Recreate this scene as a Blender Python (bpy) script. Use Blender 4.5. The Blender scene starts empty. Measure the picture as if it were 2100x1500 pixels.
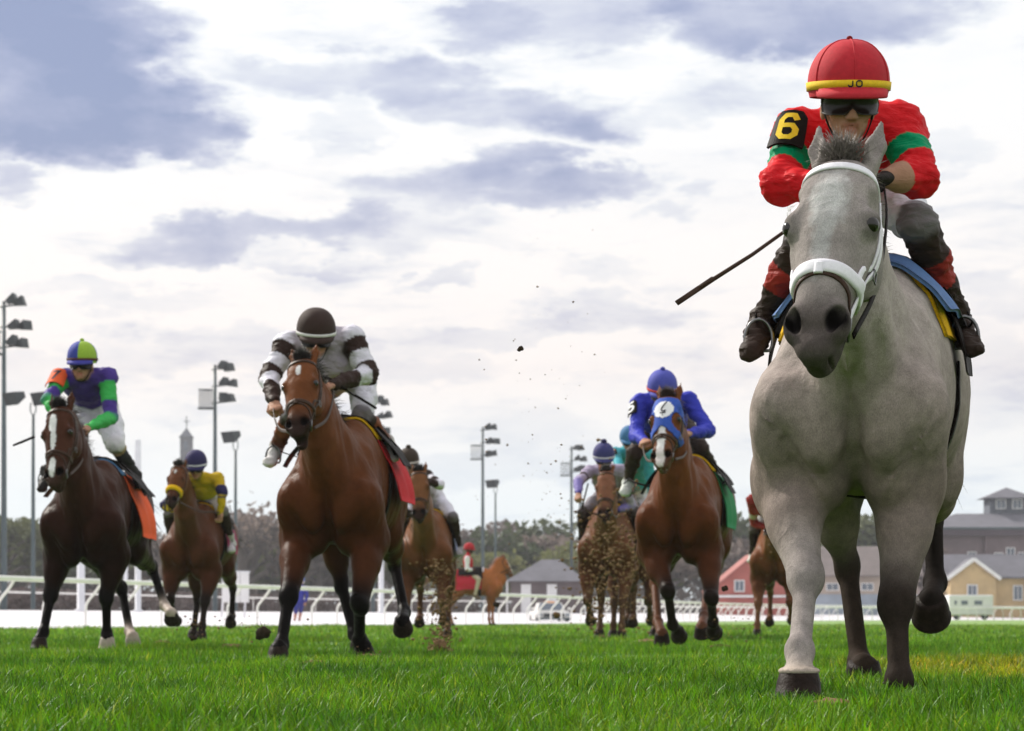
import bpy, math, random
import numpy as np
from mathutils import Vector, Matrix
from mathutils.bvhtree import BVHTree

# ------------------------------------------------------------------ camera, sky, sun, exposure
SC = bpy.context.scene
COL = SC.collection
F_PX, CX, HZ, CAM_H = 4950.0, 1050.0, 1266.0, 0.25      # focal length and horizon in photo pixels
cam_d = bpy.data.cameras.new('camera')
cam = bpy.data.objects.new('camera', cam_d); COL.objects.link(cam)
cam.location = (0, 0, CAM_H); cam.rotation_euler = (math.radians(90), 0, 0)
cam_d.sensor_width = 36.0; cam_d.lens = 36.0 * F_PX / 2100.0
cam_d.shift_y = (HZ - 750.0) / 2100.0                     # rising front: verticals stay vertical
cam_d.clip_start = 0.05; cam_d.clip_end = 6000
cam_d.dof.use_dof = True; cam_d.dof.focus_distance = 7.1; cam_d.dof.aperture_fstop = 9.0
SC.camera = cam
SC.view_settings.view_transform = 'Standard'; SC.view_settings.look = 'None'
SC.view_settings.exposure = 0.0; SC.view_settings.gamma = 1.0
SC.view_settings.use_curve_mapping = False
SC.cycles.max_bounces = 6; SC.cycles.diffuse_bounces = 3; SC.cycles.transparent_max_bounces = 4
SC.cycles.caustics_reflective = False; SC.cycles.caustics_refractive = False

SUN_AZ, SUN_EL = math.radians(-48), math.radians(38)      # to the left and behind the field
sun_d = bpy.data.lights.new('sun', 'SUN'); sun_d.energy = 4.8; sun_d.angle = math.radians(4)
sun_d.color = (1.0, 0.95, 0.86)
sun = bpy.data.objects.new('sun', sun_d); COL.objects.link(sun)
sdir = Vector((math.sin(SUN_AZ) * math.cos(SUN_EL), math.cos(SUN_AZ) * math.cos(SUN_EL), math.sin(SUN_EL)))
sun.rotation_euler = sdir.to_track_quat('Z', 'Y').to_euler()
sun.location = (-20, 20, 30)

world = bpy.data.worlds.new('World'); SC.world = world; world.use_nodes = True

class NT:
    """small node-tree helper"""
    def __init__(self, tree): self.t = tree; self.n = tree.nodes; self.l = tree.links
    def new(self, typ, **kw):
        nd = self.n.new(typ)
        for k, v in kw.items():
            if k == 'ins':
                for a, b in v.items():
                    if hasattr(b, 'is_linked') or hasattr(b, 'links'): self.l.new(b, nd.inputs[a])
                    else: nd.inputs[a].default_value = b
            else: setattr(nd, k, v)
        return nd
    def math(self, op, a, b=0.0, c=None, clamp=False):
        ins = {0: a, 1: b}
        if c is not None: ins[2] = c
        nd = self.new('ShaderNodeMath', operation=op, ins=ins); nd.use_clamp = clamp
        return nd.outputs[0]
    def noise(self, vec, scale, detail=6, rough=0.55, dist=0.0):
        nd = self.new('ShaderNodeTexNoise', ins={'Scale': scale, 'Detail': detail, 'Roughness': rough, 'Distortion': dist})
        if vec is not None: self.l.new(vec, nd.inputs['Vector'])
        return nd
    def ramp(self, fac, stops, interp='LINEAR'):
        nd = self.new('ShaderNodeValToRGB'); nd.color_ramp.interpolation = interp
        els = nd.color_ramp.elements
        while len(els) < len(stops): els.new(0.5)
        for e, (p, c) in zip(els, stops):
            e.position = p; e.color = tuple(c) + (1.0,) if len(c) == 3 else c
        self.l.new(fac, nd.inputs[0]); return nd.outputs[0]
    def mix(self, fac, a, b, mode='MIX'):
        nd = self.new('ShaderNodeMix', data_type='RGBA', blend_type=mode)
        for i, v in ((0, fac), (6, a), (7, b)):
            if hasattr(v, 'links'): self.l.new(v, nd.inputs[i])
            else: nd.inputs[i].default_value = (tuple(v) + (1.0,) if (i > 0 and len(v) == 3) else v)
        return nd.outputs[2]
    def maprange(self, v, a, b, c, d, smooth=False):
        nd = self.new('ShaderNodeMapRange', ins={0: v, 1: a, 2: b, 3: c, 4: d})
        if smooth: nd.interpolation_type = 'SMOOTHSTEP'
        return nd.outputs[0]

def build_world():
    T = NT(world.node_tree); T.n.clear()
    STR = 0.12
    sky = T.new('ShaderNodeTexSky', sky_type='NISHITA', sun_disc=False)
    sky.sun_elevation = SUN_EL; sky.sun_rotation = SUN_AZ
    sky.air_density = 1.0; sky.dust_density = 2.0
    tc = T.new('ShaderNodeTexCoord')
    d = tc.outputs['Generated']
    sx = T.new('ShaderNodeSeparateXYZ', ins={0: d}).outputs
    x, y, z = sx[0], sx[1], sx[2]
    az = T.math('ARCTAN2', x, y)
    hyp = T.math('SQRT', T.math('MAXIMUM', T.math('SUBTRACT', 1.0, T.math('MULTIPLY', z, z)), 0.02))
    v = T.math('DIVIDE', z, hyp)
    # clouds: stretched fractal noise on the direction itself
    mp = T.new('ShaderNodeMapping', ins={0: d, 3: (1.0, 1.0, 2.6)}).outputs[0]
    n1 = T.noise(mp, 9.0, 8, 0.58, 0.25).outputs['Fac']
    mp2 = T.new('ShaderNodeMapping', ins={0: d, 1: (3.1, 1.7, 0.4), 3: (1.0, 1.0, 4.2)}).outputs[0]
    n2 = T.noise(mp2, 16.0, 8, 0.6, 0.3).outputs['Fac']
    n3 = T.noise(mp, 34.0, 7, 0.62, 0.2).outputs['Fac']
    wn = T.noise(mp, 22.0, 6, 0.6)
    wsep = T.new('ShaderNodeSeparateColor', ins={0: wn.outputs['Color']}).outputs
    wu = T.math('MULTIPLY', T.math('SUBTRACT', wsep[0], 0.5), 0.085)
    wv = T.math('MULTIPLY', T.math('SUBTRACT', wsep[1], 0.5), 0.046)
    au = T.math('ADD', az, wu); av = T.math('ADD', v, wv)
    # the cloud bodies seen in the photograph: centre x, y, half-width, half-height (photo pixels), tilt, density
    blobs = [(0, 130, 330, 200, 0.0, 1.5), (190, 230, 260, 120, -0.10, 1.6), (335, 285, 140, 75, -0.15, 1.2), (120, 45, 170, 100, 0, 1.1),
             (20, 395, 90, 40, 0.0, 0.45), (700, 165, 250, 55, -0.05, 0.65), (1010, 215, 250, 55, -0.15, 0.75), (690, 262, 110, 36, 0.1, .38),
             (1010, 378, 300, 46, 0.05, 0.85), (500, 490, 280, 42, 0.13, 0.85), (780, 470, 250, 48, 0.06, 0.4), (1190, 235, 150, 60, -0.1, 0.5),
             (1200, 275, 120, 40, 0.0, 0.4), (1640, 30, 330, 90, -0.05, 1.25), (1150, 35, 260, 80, 0.1, 0.65), (1010, 70, 90, 70, 0, .32),
             (910, 566, 90, 22, 0.1, 0.42), (640, 545, 140, 20, 0.0, 0.34), (1480, 210, 160, 55, 0, 0.35), (1960, 330, 110, 40, 0, 0.30),
             (1380, 415, 70, 28, 0, 0.25), (1120, 880, 170, 60, 0.0, 0.20), (1200, 568, 130, 24, 0, 0.25), (2060, 780, 120, 110, 0, .25), (430, 715, 280, 45, 0.02, .40), (780, 760, 260, 36, 0, .30), (130, 790, 180, 50, 0, .28), (1020, 690, 230, 30, .08, .32), (560, 850, 220, 30, 0, .24),
             (1270, 640, 220, 36, 0.05, .36), (240, 620, 200, 26, 0, .25), (980, 960, 260, 40, 0, .22), (1440, 760, 160, 40, 0, .2), (2060, 620, 130, 40, 0, .3)]
    acc = None
    for (bx, by, rx, ry, tilt, dens) in blobs:
        cu, cv = math.atan((bx - CX) / F_PX), (HZ - by) / F_PX
        du = T.math('MULTIPLY_ADD', au, F_PX / rx, -cu * F_PX / rx)
        dv0 = T.math('MULTIPLY_ADD', au, -tilt, tilt * cu)
        dv = T.math('MULTIPLY', T.math('ADD', T.math('SUBTRACT', av, cv), dv0), F_PX / ry)
        r2 = T.math('ADD', T.math('MULTIPLY', du, du), T.math('MULTIPLY', dv, dv))
        m = T.maprange(r2, 1.55, 0.15, 0.0, dens, True)
        acc = m if acc is None else T.math('ADD', acc, m)
    # keep these bodies on the field side of the sky only (the mirrored azimuth never reaches them)
    tex = T.math('ADD', T.math('MULTIPLY', T.math('SUBTRACT', n1, 0.5), 0.9), T.math('ADD', T.math('MULTIPLY', T.math('SUBTRACT', n2, 0.5), 0.55), T.math('MULTIPLY', T.math('SUBTRACT', n3, 0.5), 0.28)))
    # away from the named bodies the layer goes on with streaks of the same kind
    streak = T.maprange(n2, 0.50, 0.78, 0.0, 0.55, True)
    dens = T.math('ADD', T.math('MULTIPLY', acc, T.math('ADD', 0.85, T.math('MULTIPLY', tex, 1.1))), T.math('MULTIPLY', streak, 0.62))
    dens = T.math('ADD', dens, T.math('MULTIPLY', tex, 0.34))
    dens = T.math('SUBTRACT', 1.0, T.math('POWER', 2.718, T.math('MULTIPLY', T.math('MAXIMUM', dens, 0.0), -1.15)), clamp=True)
    dens = T.math('ADD', dens, T.math('MULTIPLY', T.math('MULTIPLY', T.math('SUBTRACT', n1, 0.5), 1.5), dens), clamp=True)
    # a bright veil above, faint peach low down, palest blue at the horizon
    base = T.ramp(T.maprange(v, 0.0, 0.30, 0.0, 1.0), [(0.0, (0.86, 0.95, 1.0)), (0.16, (0.93, 0.99, 1.02)), (0.34, (1.05, 0.97, 0.93)),
                  (0.50, (1.06, 1.015, 0.985)), (0.72, (1.05, 1.05, 1.045)), (1.0, (1.06, 1.06, 1.06))])
    dark = T.ramp(T.maprange(dens, 0.0, 1.0, 0.0, 1.0), [(0.0, (1, 1, 1)), (0.25, (0.84, 0.87, 0.92)), (0.55, (0.60, 0.635, 0.77)), (0.8, (0.40, 0.445, 0.63)), (1.0, (0.27, 0.33, 0.53))])
    cl = T.mix(1.0, base, dark, 'MULTIPLY')
    inv = T.new('ShaderNodeVectorMath', operation='SCALE', ins={0: cl, 'Scale': 1.0 / STR}).outputs[0]
    # thin places let a little of the clear sky through
    colr = T.mix(0.93, sky.outputs[0], inv)
    bg = T.new('ShaderNodeBackground', ins={0: colr, 1: STR})
    out = T.new('ShaderNodeOutputWorld', ins={0: bg.outputs[0]})
build_world()
world.cycles.sampling_method = 'MANUAL'; world.cycles.sample_map_resolution = 256

# ------------------------------------------------------------------ general helpers
def wp(px, py, Y):
    """photo pixel + distance -> point in the place"""
    return np.array(((px - CX) * Y / F_PX, Y, CAM_H - (py - HZ) * Y / F_PX))

def srgb(r, g, b):
    f = lambda c: (c / 255.0 / 12.92) if c <= 10 else ((c / 255.0 + 0.055) / 1.055) ** 2.4
    return (f(r), f(g), f(b))

def tag(o, label=None, cat=None, group=None, kind=None):
    if label: o['label'] = label
    if cat: o['category'] = cat
    if group: o['group'] = group
    if kind: o['kind'] = kind
    return o

def empty(name, loc, rz=0.0):
    o = bpy.data.objects.new(name, None); COL.objects.link(o)
    o.location = tuple(loc); o.rotation_euler = (0, 0, rz); o.empty_display_size = 0.2
    return o

def mesh_obj(name, V, Fc, mat, parent=None, smooth=True, cols=None):
    """V (n,3); Fc list of index tuples or (m,4)/(m,3) array"""
    me = bpy.data.meshes.new(name)
    V = np.asarray(V, dtype=np.float32)
    if isinstance(Fc, np.ndarray):
        m, k = Fc.shape
        me.vertices.add(len(V)); me.vertices.foreach_set('co', V.ravel())
        me.loops.add(m * k); me.loops.foreach_set('vertex_index', Fc.astype(np.int32).ravel())
        me.polygons.add(m); me.polygons.foreach_set('loop_start', np.arange(0, m * k, k, dtype=np.int32))
        me.polygons.foreach_set('loop_total', np.full(m, k, dtype=np.int32))
        me.update(calc_edges=True)
    else:
        me.from_pydata([tuple(map(float, v)) for v in V], [], Fc); me.update()
    if smooth: me.polygons.foreach_set('use_smooth', np.ones(len(me.polygons), dtype=bool))
    if cols is not None:
        at = me.color_attributes.new('Col', 'FLOAT_COLOR', 'POINT')
        c4 = np.ones((len(V), 4), dtype=np.float32); c4[:, :3] = cols
        at.data.foreach_set('color', c4.ravel())
    for m_ in (mat if isinstance(mat, (list, tuple)) else [mat]): me.materials.append(m_)
    o = bpy.data.objects.new(name, me); COL.objects.link(o)
    if parent is not None: o.parent = parent
    return o

class MB:
    """collects simple shapes into one mesh"""
    def __init__(self): self.v = []; self.f = []
    def add(self, V, Fc):
        b = len(self.v); self.v += [tuple(map(float, p)) for p in V]; self.f += [tuple(i + b for i in q) for q in Fc]; return self
    def box(self, c, s, R=None, bev=0.0):
        hx, hy, hz = s[0] / 2, s[1] / 2, s[2] / 2
        if bev > 0:
            b = bev; P = []
            for sx in (-1, 1):
                for sy in (-1, 1):
                    for sz in (-1, 1):
                        P += [(sx * (hx - b), sy * (hy - b), sz * hz), (sx * (hx - b), sy * hy, sz * (hz - b)), (sx * hx, sy * (hy - b), sz * (hz - b))]
            ix = lambda a, b_, c_, k: (a * 4 + b_ * 2 + c_) * 3 + k
            Q = [(ix(0,0,0,0), ix(0,1,0,0), ix(1,1,0,0), ix(1,0,0,0)), (ix(0,0,1,0), ix(1,0,1,0), ix(1,1,1,0), ix(0,1,1,0)),
                 (ix(0,0,0,1), ix(1,0,0,1), ix(1,0,1,1), ix(0,0,1,1)), (ix(0,1,0,1), ix(0,1,1,1), ix(1,1,1,1), ix(1,1,0,1)),
                 (ix(0,0,0,2), ix(0,0,1,2), ix(0,1,1,2), ix(0,1,0,2)), (ix(1,0,0,2), ix(1,1,0,2), ix(1,1,1,2), ix(1,0,1,2))]
            for a in (0, 1):
                for c_ in (0, 1):
                    Q += [(ix(0,a,c_,0), ix(0,a,c_,1), ix(1,a,c_,1), ix(1,a,c_,0)), (ix(a,0,c_,0), ix(a,1,c_,0), ix(a,1,c_,2), ix(a,0,c_,2)),
                          (ix(a,c_,0,1), ix(a,c_,0,2), ix(a,c_,1,2), ix(a,c_,1,1))]
                    for e in (0, 1): Q.append((ix(a,c_,e,0), ix(a,c_,e,1), ix(a,c_,e,2)))
        else:
            P = [(sx * hx, sy * hy, sz * hz) for sx in (-1, 1) for sy in (-1, 1) for sz in (-1, 1)]
            Q = [(0,1,3,2), (4,6,7,5), (0,4,5,1), (2,3,7,6), (0,2,6,4), (1,5,7,3)]
        if R is not None: P = [tuple(R @ Vector(p)) for p in P]
        return self.add([(p[0] + c[0], p[1] + c[1], p[2] + c[2]) for p in P], Q)
    def tube(self, pts, rad, n=10, cap=True, flat=None, nrm=None):
        """tube through points; rad number or list; flat=(w,t) with nrm gives a strap"""
        V, Fc = sweep(pts, rad, n, cap, flat, nrm); return self.add(V, Fc)
    def quad(self, a, b, c, d): return self.add([a, b, c, d], [(0, 1, 2, 3)])
    def lathe(self, prof, c=(0, 0, 0), n=20, R=None, cap=True):
        P = []; Q = []
        for (r, z) in prof:
            for i in range(n):
                a = 2 * math.pi * i / n; P.append((r * math.cos(a), r * math.sin(a), z))
        for j in range(len(prof) - 1):
            for i in range(n):
                i2 = (i + 1) % n; Q.append((j * n + i, j * n + i2, (j + 1) * n + i2, (j + 1) * n + i))
        if cap:
            Q.append(tuple(range(n - 1, -1, -1))); Q.append(tuple((len(prof) - 1) * n + i for i in range(n)))
        if R is not None: P = [tuple(R @ Vector(p)) for p in P]
        return self.add([(p[0] + c[0], p[1] + c[1], p[2] + c[2]) for p in P], Q)
    def build(self, name, mat, parent=None, smooth=False):
        return mesh_obj(name, np.array(self.v), self.f, mat, parent, smooth)

def catmull(pts, per=6):
    P = [np.asarray(p, float) for p in pts]
    if len(P) < 3: return P
    out = []
    ext = [2 * P[0] - P[1]] + P + [2 * P[-1] - P[-2]]
    for i in range(1, len(ext) - 2):
        p0, p1, p2, p3 = ext[i - 1:i + 3]
        for k in range(per):
            t = k / per
            out.append(0.5 * ((2 * p1) + (-p0 + p2) * t + (2 * p0 - 5 * p1 + 4 * p2 - p3) * t * t + (-p0 + 3 * p1 - 3 * p2 + p3) * t ** 3))
    out.append(P[-1]); return out

def sweep(pts, rad, n=10, cap=True, flat=None, nrm=None):
    P = [np.asarray(p, float) for p in pts]; m = len(P)
    R = rad if isinstance(rad, (list, tuple, np.ndarray)) else [rad] * m
    V = []; Fc = []
    up = np.array((0.0, 0.0, 1.0)); prev = None
    for i in range(m):
        d = P[min(i + 1, m - 1)] - P[max(i - 1, 0)]; L = np.linalg.norm(d); d = d / (L if L > 1e-9 else 1)
        if nrm is not None: u = np.asarray(nrm[i], float)
        elif prev is None: u = up if abs(d[2]) < 0.9 else np.array((1.0, 0, 0))
        else: u = prev
        u = u - d * u.dot(d); u /= max(np.linalg.norm(u), 1e-9); prev = u
        s = np.cross(d, u)
        if flat is not None:
            w, t = flat; w *= R[i] if rad is not None and not np.isscalar(rad) else 1.0
            ring = [(-w/2, -t/2), (w/2, -t/2), (w/2 + t*.2, 0), (w/2, t/2), (w/4, t*.62), (-w/4, t*.62), (-w/2, t/2), (-w/2 - t*.2, 0)]
            V += [P[i] + s * a + u * b for a, b in ring]
        else:
            V += [P[i] + (s * math.cos(2 * math.pi * k / n) + u * math.sin(2 * math.pi * k / n)) * R[i] for k in range(n)]
    nn = 8 if flat is not None else n
    for i in range(m - 1):
        for k in range(nn):
            k2 = (k + 1) % nn; Fc.append((i * nn + k, i * nn + k2, (i + 1) * nn + k2, (i + 1) * nn + k))
    if cap: Fc.append(tuple(range(nn - 1, -1, -1))); Fc.append(tuple((m - 1) * nn + k for k in range(nn)))
    return V, Fc

# ------------------------------------------------------------------ materials
def mat_new(name):
    m = bpy.data.materials.new(name); m.use_nodes = True
    T = NT(m.node_tree); T.n.clear()
    b = T.new('ShaderNodeBsdfPrincipled'); o = T.new('ShaderNodeOutputMaterial', ins={0: b.outputs[0]})
    return m, T, b

def mat_plain(name, col, rough=0.6, var=0.12, scale=30.0, bump=0.0, metal=0.0, spec=0.16, bscale=None, sheen=0.0):
    m, T, b = mat_new(name)
    tc = T.new('ShaderNodeTexCoord').outputs['Object']
    n = T.noise(tc, scale, 5, 0.6).outputs['Fac']
    lo = tuple(c * (1 - var) for c in col); hi = tuple(min(1, c * (1 + var)) for c in col)
    T.l.new(T.ramp(n, [(0.3, lo), (0.7, hi)]), b.inputs['Base Color'])
    b.inputs['Roughness'].default_value = rough; b.inputs['Metallic'].default_value = metal
    b.inputs['Specular IOR Level'].default_value = spec; b.inputs['Sheen Weight'].default_value = sheen
    if bump:
        bn = T.noise(tc, bscale or scale * 4, 4, 0.6).outputs['Fac']
        T.l.new(T.new('ShaderNodeBump', ins={'Strength': bump, 'Distance': 0.01, 'Height': bn}).outputs[0], b.inputs['Normal'])
    return m

def mat_attr(name, rough=0.6, var=0.1, scale=60.0, bump=0.2, bdist=0.004, spec=0.35, sheen=0.0, stretch=(1, 1, 1), fine=0.0, fine_scale=400):
    """colour of the thing itself from its own colour attribute, with weave / hair grain"""
    m, T, b = mat_new(name)
    at = T.new('ShaderNodeVertexColor', layer_name='Col').outputs[0]
    tc = T.new('ShaderNodeTexCoord').outputs['Object']
    mp = T.new('ShaderNodeMapping', ins={0: tc, 3: stretch}).outputs[0]
    n = T.noise(mp, scale, 6, 0.65).outputs['Fac']
    g = T.maprange(n, 0.25, 0.75, 1 - var, 1 + var)
    if fine > 0:
        nf = T.noise(mp, fine_scale, 3, 0.7).outputs['Fac']
        g = T.math('MULTIPLY', g, T.maprange(nf, 0.3, 0.7, 1 - fine, 1 + fine))
    cc = T.new('ShaderNodeVectorMath', operation='SCALE', ins={0: at, 'Scale': g}).outputs[0]
    T.l.new(cc, b.inputs['Base Color'])
    b.inputs['Roughness'].default_value = rough; b.inputs['Specular IOR Level'].default_value = spec
    b.inputs['Sheen Weight'].default_value = sheen
    if bump:
        bn = T.noise(mp, scale * 2.5, 5, 0.65).outputs['Fac']
        T.l.new(T.new('ShaderNodeBump', ins={'Strength': bump, 'Distance': bdist, 'Height': bn}).outputs[0], b.inputs['Normal'])
    return m
# ------------------------------------------------------------------ organic bodies: smooth union of tapered shapes -> one surface
def A3(v): return np.asarray(v, dtype=np.float64)
def unit(v): v = A3(v); return v / max(np.linalg.norm(v), 1e-9)

class Prim:
    __slots__ = ('f', 'lo', 'hi', 'k', 'op', 'col')
    def __init__(s, f, lo, hi, k, op='+', col=None): s.f, s.lo, s.hi, s.k, s.op, s.col = f, A3(lo), A3(hi), k, op, col

def cap(a, b, ra, rb, k=0.03, col=None, op='+'):
    a, b = A3(a), A3(b); ab = b - a; L2 = max(ab.dot(ab), 1e-9); r = max(ra, rb)
    def f(X, Y, Z):
        t = np.clip(((X - a[0]) * ab[0] + (Y - a[1]) * ab[1] + (Z - a[2]) * ab[2]) / L2, 0, 1)
        return np.sqrt((X - a[0] - t * ab[0]) ** 2 + (Y - a[1] - t * ab[1]) ** 2 + (Z - a[2] - t * ab[2]) ** 2) - (ra + (rb - ra) * t)
    cf = col
    if isinstance(col, list):
        c0, c1 = A3(col[0]), A3(col[1])
        def cf(P):
            t = np.clip((P - a) @ ab / L2, 0, 1)[:, None]; return c0 + (c1 - c0) * t
    return Prim(f, np.minimum(a, b) - r, np.maximum(a, b) + r, k, op, cf)

def ecap(a, b, ea, eb, side=(1, 0, 0), k=0.03, col=None, op='+'):
    """tapered bar of elliptical section; ea/eb = (half-width along side, half-depth)"""
    a, b = A3(a), A3(b); ab = b - a; L = max(np.linalg.norm(ab), 1e-9); ax = ab / L
    s = A3(side) - ax * A3(side).dot(ax); s = unit(s); n = np.cross(ax, s); r = max(ea + eb)
    def f(X, Y, Z):
        qx, qy, qz = X - a[0], Y - a[1], Z - a[2]
        h = qx * ax[0] + qy * ax[1] + qz * ax[2]; t = np.clip(h / L, 0, 1); e = h - t * L
        w = ea[0] + (eb[0] - ea[0]) * t; d = ea[1] + (eb[1] - ea[1]) * t; m = (w + d) * 0.5
        u = qx * s[0] + qy * s[1] + qz * s[2]; v = qx * n[0] + qy * n[1] + qz * n[2]
        k0 = np.sqrt((u / w) ** 2 + (v / d) ** 2 + (e / m) ** 2); k1 = np.sqrt((u / w ** 2) ** 2 + (v / d ** 2) ** 2 + (e / m ** 2) ** 2)
        return k0 * (k0 - 1) / np.maximum(k1, 1e-6)
    cf = col
    if isinstance(col, list):
        c0, c1 = A3(col[0]), A3(col[1])
        def cf(P):
            t = np.clip((P - a) @ ax / L, 0, 1)[:, None]; return c0 + (c1 - c0) * t
    return Prim(f, np.minimum(a, b) - r, np.maximum(a, b) + r, k, op, cf)

def ell(c, r, ax=None, k=0.03, col=None, op='+'):
    """ellipsoid; ax = rows of the three axes"""
    c, r = A3(c), A3(r); M = np.eye(3) if ax is None else A3([unit(q) for q in ax])
    def f(X, Y, Z):
        qx, qy, qz = X - c[0], Y - c[1], Z - c[2]; k0 = 0; k1 = 0
        for i in range(3):
            u = (qx * M[i, 0] + qy * M[i, 1] + qz * M[i, 2]) / r[i]; k0 = k0 + u * u; k1 = k1 + (u / r[i]) ** 2
        k0 = np.sqrt(k0); return k0 * (k0 - 1) / np.maximum(np.sqrt(k1), 1e-6)
    e = np.abs(M.T * r).sum(axis=1) if ax is not None else r
    return Prim(f, c - e, c + e, k, op, col)

def loft_y(st, p=2.2, k=0.05, col=None):
    """trunk along y: stations (y, cz, up, down, halfwidth)"""
    st = A3(st); ys = st[:, 0]
    def f(X, Y, Z):
        yc = np.clip(Y, ys[0], ys[-1])
        g = lambda j: np.interp(yc, ys, st[:, j])
        cz, up, dn, hx = g(1), np.maximum(g(2), 0.004), np.maximum(g(3), 0.004), np.maximum(g(4), 0.004)
        dz = Z - cz; hz = np.where(dz > 0, up, dn)
        a = np.abs(X) / hx; b = np.abs(dz) / hz
        kk = (a ** p + b ** p) ** (1 / p)
        k1 = np.sqrt((a / hx) ** 2 + (b / hz) ** 2)
        d = kk * (kk - 1) / np.maximum(k1, 1e-4); d = np.maximum(d, -np.minimum(hx, hz))
        ex = np.abs(Y - yc); return np.where(ex > 1e-6, np.maximum(d, ex), d)
    lo = (-st[:, 4].max(), ys[0], (st[:, 1] - st[:, 3]).min()); hi = (st[:, 4].max(), ys[-1], (st[:, 1] + st[:, 2]).max())
    return Prim(f, lo, hi, k, '+', col)

def axis_vals(lo, hi, fine, coarse, zones):
    """grid lines: coarse step, fine inside the zones"""
    out = [lo]
    while out[-1] < hi:
        x = out[-1]; st = coarse
        for (a, b) in zones:
            if a - coarse < x < b: st = fine
        out.append(x + st)
    return np.array(out, dtype=np.float32)

def field(prims, xs, ys, zs, warp=None):
    D = np.full((len(xs), len(ys), len(zs)), 0.5, dtype=np.float32)
    h = max(np.diff(xs).max(), np.diff(ys).max(), np.diff(zs).max())
    for p in prims:
        pad = p.k + 2.5 * h
        i0, i1 = np.searchsorted(xs, p.lo[0] - pad), np.searchsorted(xs, p.hi[0] + pad)
        j0, j1 = np.searchsorted(ys, p.lo[1] - pad), np.searchsorted(ys, p.hi[1] + pad)
        k0, k1 = np.searchsorted(zs, p.lo[2] - pad), np.searchsorted(zs, p.hi[2] + pad)
        if i1 <= i0 or j1 <= j0 or k1 <= k0: continue
        X = xs[i0:i1, None, None]; Y = ys[None, j0:j1, None]; Z = zs[None, None, k0:k1]
        d = p.f(X, Y, Z); A = D[i0:i1, j0:j1, k0:k1]
        if p.op == '+':
            hh = np.clip(0.5 + 0.5 * (A - d) / p.k, 0, 1)
            D[i0:i1, j0:j1, k0:k1] = A + (d - A) * hh - p.k * hh * (1 - hh)
        else:
            d = -d; hh = np.clip(0.5 - 0.5 * (A - d) / p.k, 0, 1)
            D[i0:i1, j0:j1, k0:k1] = A + (d - A) * hh + p.k * hh * (1 - hh)
    return D

def nets(D, xs, ys, zs):
    S = D < 0; n = S.shape
    c = np.zeros(tuple(q - 1 for q in n), dtype=np.int8)
    for a in (0, 1):
        for b in (0, 1):
            for g in (0, 1): c += S[a:n[0]-1+a, b:n[1]-1+b, g:n[2]-1+g]
    act = (c > 0) & (c < 8); I, J, K = np.nonzero(act); N = len(I)
    idx = np.full(act.shape, -1, dtype=np.int32); idx[I, J, K] = np.arange(N)
    pos = np.zeros((N, 3)); cnt = np.zeros(N)
    cor = [(a, b, g) for a in (0, 1) for b in (0, 1) for g in (0, 1)]
    val = {q: D[I + q[0], J + q[1], K + q[2]] for q in cor}
    for q in cor:
        for ax in range(3):
            if q[ax]: continue
            r = list(q); r[ax] = 1; r = tuple(r); f0, f1 = val[q], val[r]
            m = (f0 < 0) != (f1 < 0); t = np.where(m, f0 / np.where(m, f0 - f1, 1), 0)
            for e in range(3): pos[:, e] += np.where(m, q[e] + (t if e == ax else 0), 0)
            cnt += m
    pos /= cnt[:, None]
    V = np.empty((N, 3))
    for e, (g, ii) in enumerate(((xs, I), (ys, J), (zs, K))): V[:, e] = g[ii] + pos[:, e] * (g[ii + 1] - g[ii])
    Q = []
    for ax in range(3):
        b, c_ = (ax + 1) % 3, (ax + 2) % 3
        sl0 = [slice(1, -1)] * 3; sl1 = [slice(1, -1)] * 3
        sl0[ax] = slice(0, -1); sl1[ax] = slice(1, None)
        s0, s1 = S[tuple(sl0)], S[tuple(sl1)]
        for flip in (False, True):
            m = (s0 & ~s1) if not flip else (~s0 & s1)
            e = np.array(np.nonzero(m)); off = np.ones(3, int); off[ax] = 0; e = e + off[:, None]
            def cell(db, dc):
                q = e.copy(); q[b] += db; q[c_] += dc; return idx[q[0], q[1], q[2]]
            quad = np.stack([cell(-1, -1), cell(0, -1), cell(0, 0), cell(-1, 0)], axis=1)
            Q.append(quad[:, ::-1] if flip else quad)
    return V, np.concatenate(Q)

def relax(V, Q, it=1, lam=0.5, w=None):
    E = np.concatenate([Q[:, [0, 1]], Q[:, [1, 2]], Q[:, [2, 3]], Q[:, [3, 0]]])
    n = len(V); deg = np.bincount(E[:, 0], minlength=n).astype(float); deg[deg == 0] = 1
    for _ in range(it):
        av = np.stack([np.bincount(E[:, 0], weights=V[E[:, 1], e], minlength=n) for e in range(3)], axis=1) / deg[:, None]
        V = V + lam * (av - V)
    return V

def shade_cols(prims, V, soft=0.014):
    """each region keeps the colour of the shape it was made from, blended over a short seam"""
    V = A3(V); pr = [p for p in prims if p.op == '+' and p.col is not None]
    dm = np.full(len(V), 9.0); ds = []
    X, Y, Z = V[:, 0], V[:, 1], V[:, 2]
    for p in pr:
        d = np.full(len(V), 9.0); pad = 0.12
        m = ((V > p.lo - pad) & (V < p.hi + pad)).all(axis=1)
        if m.any(): d[m] = p.f(X[m], Y[m], Z[m])
        ds.append(d); dm = np.minimum(dm, d)
    C = np.zeros((len(V), 3)); W = np.zeros(len(V))
    for p, d in zip(pr, ds):
        w = np.exp(-np.clip((d - dm) / soft, 0, 40)); w[d > 8] = 0
        m = w > 1e-3
        if not m.any(): continue
        c = p.col(V[m]) if callable(p.col) else A3(p.col)[None, :]
        C[m] += w[m, None] * c; W[m] += w[m]
    return C / np.maximum(W, 1e-6)[:, None]

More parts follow.
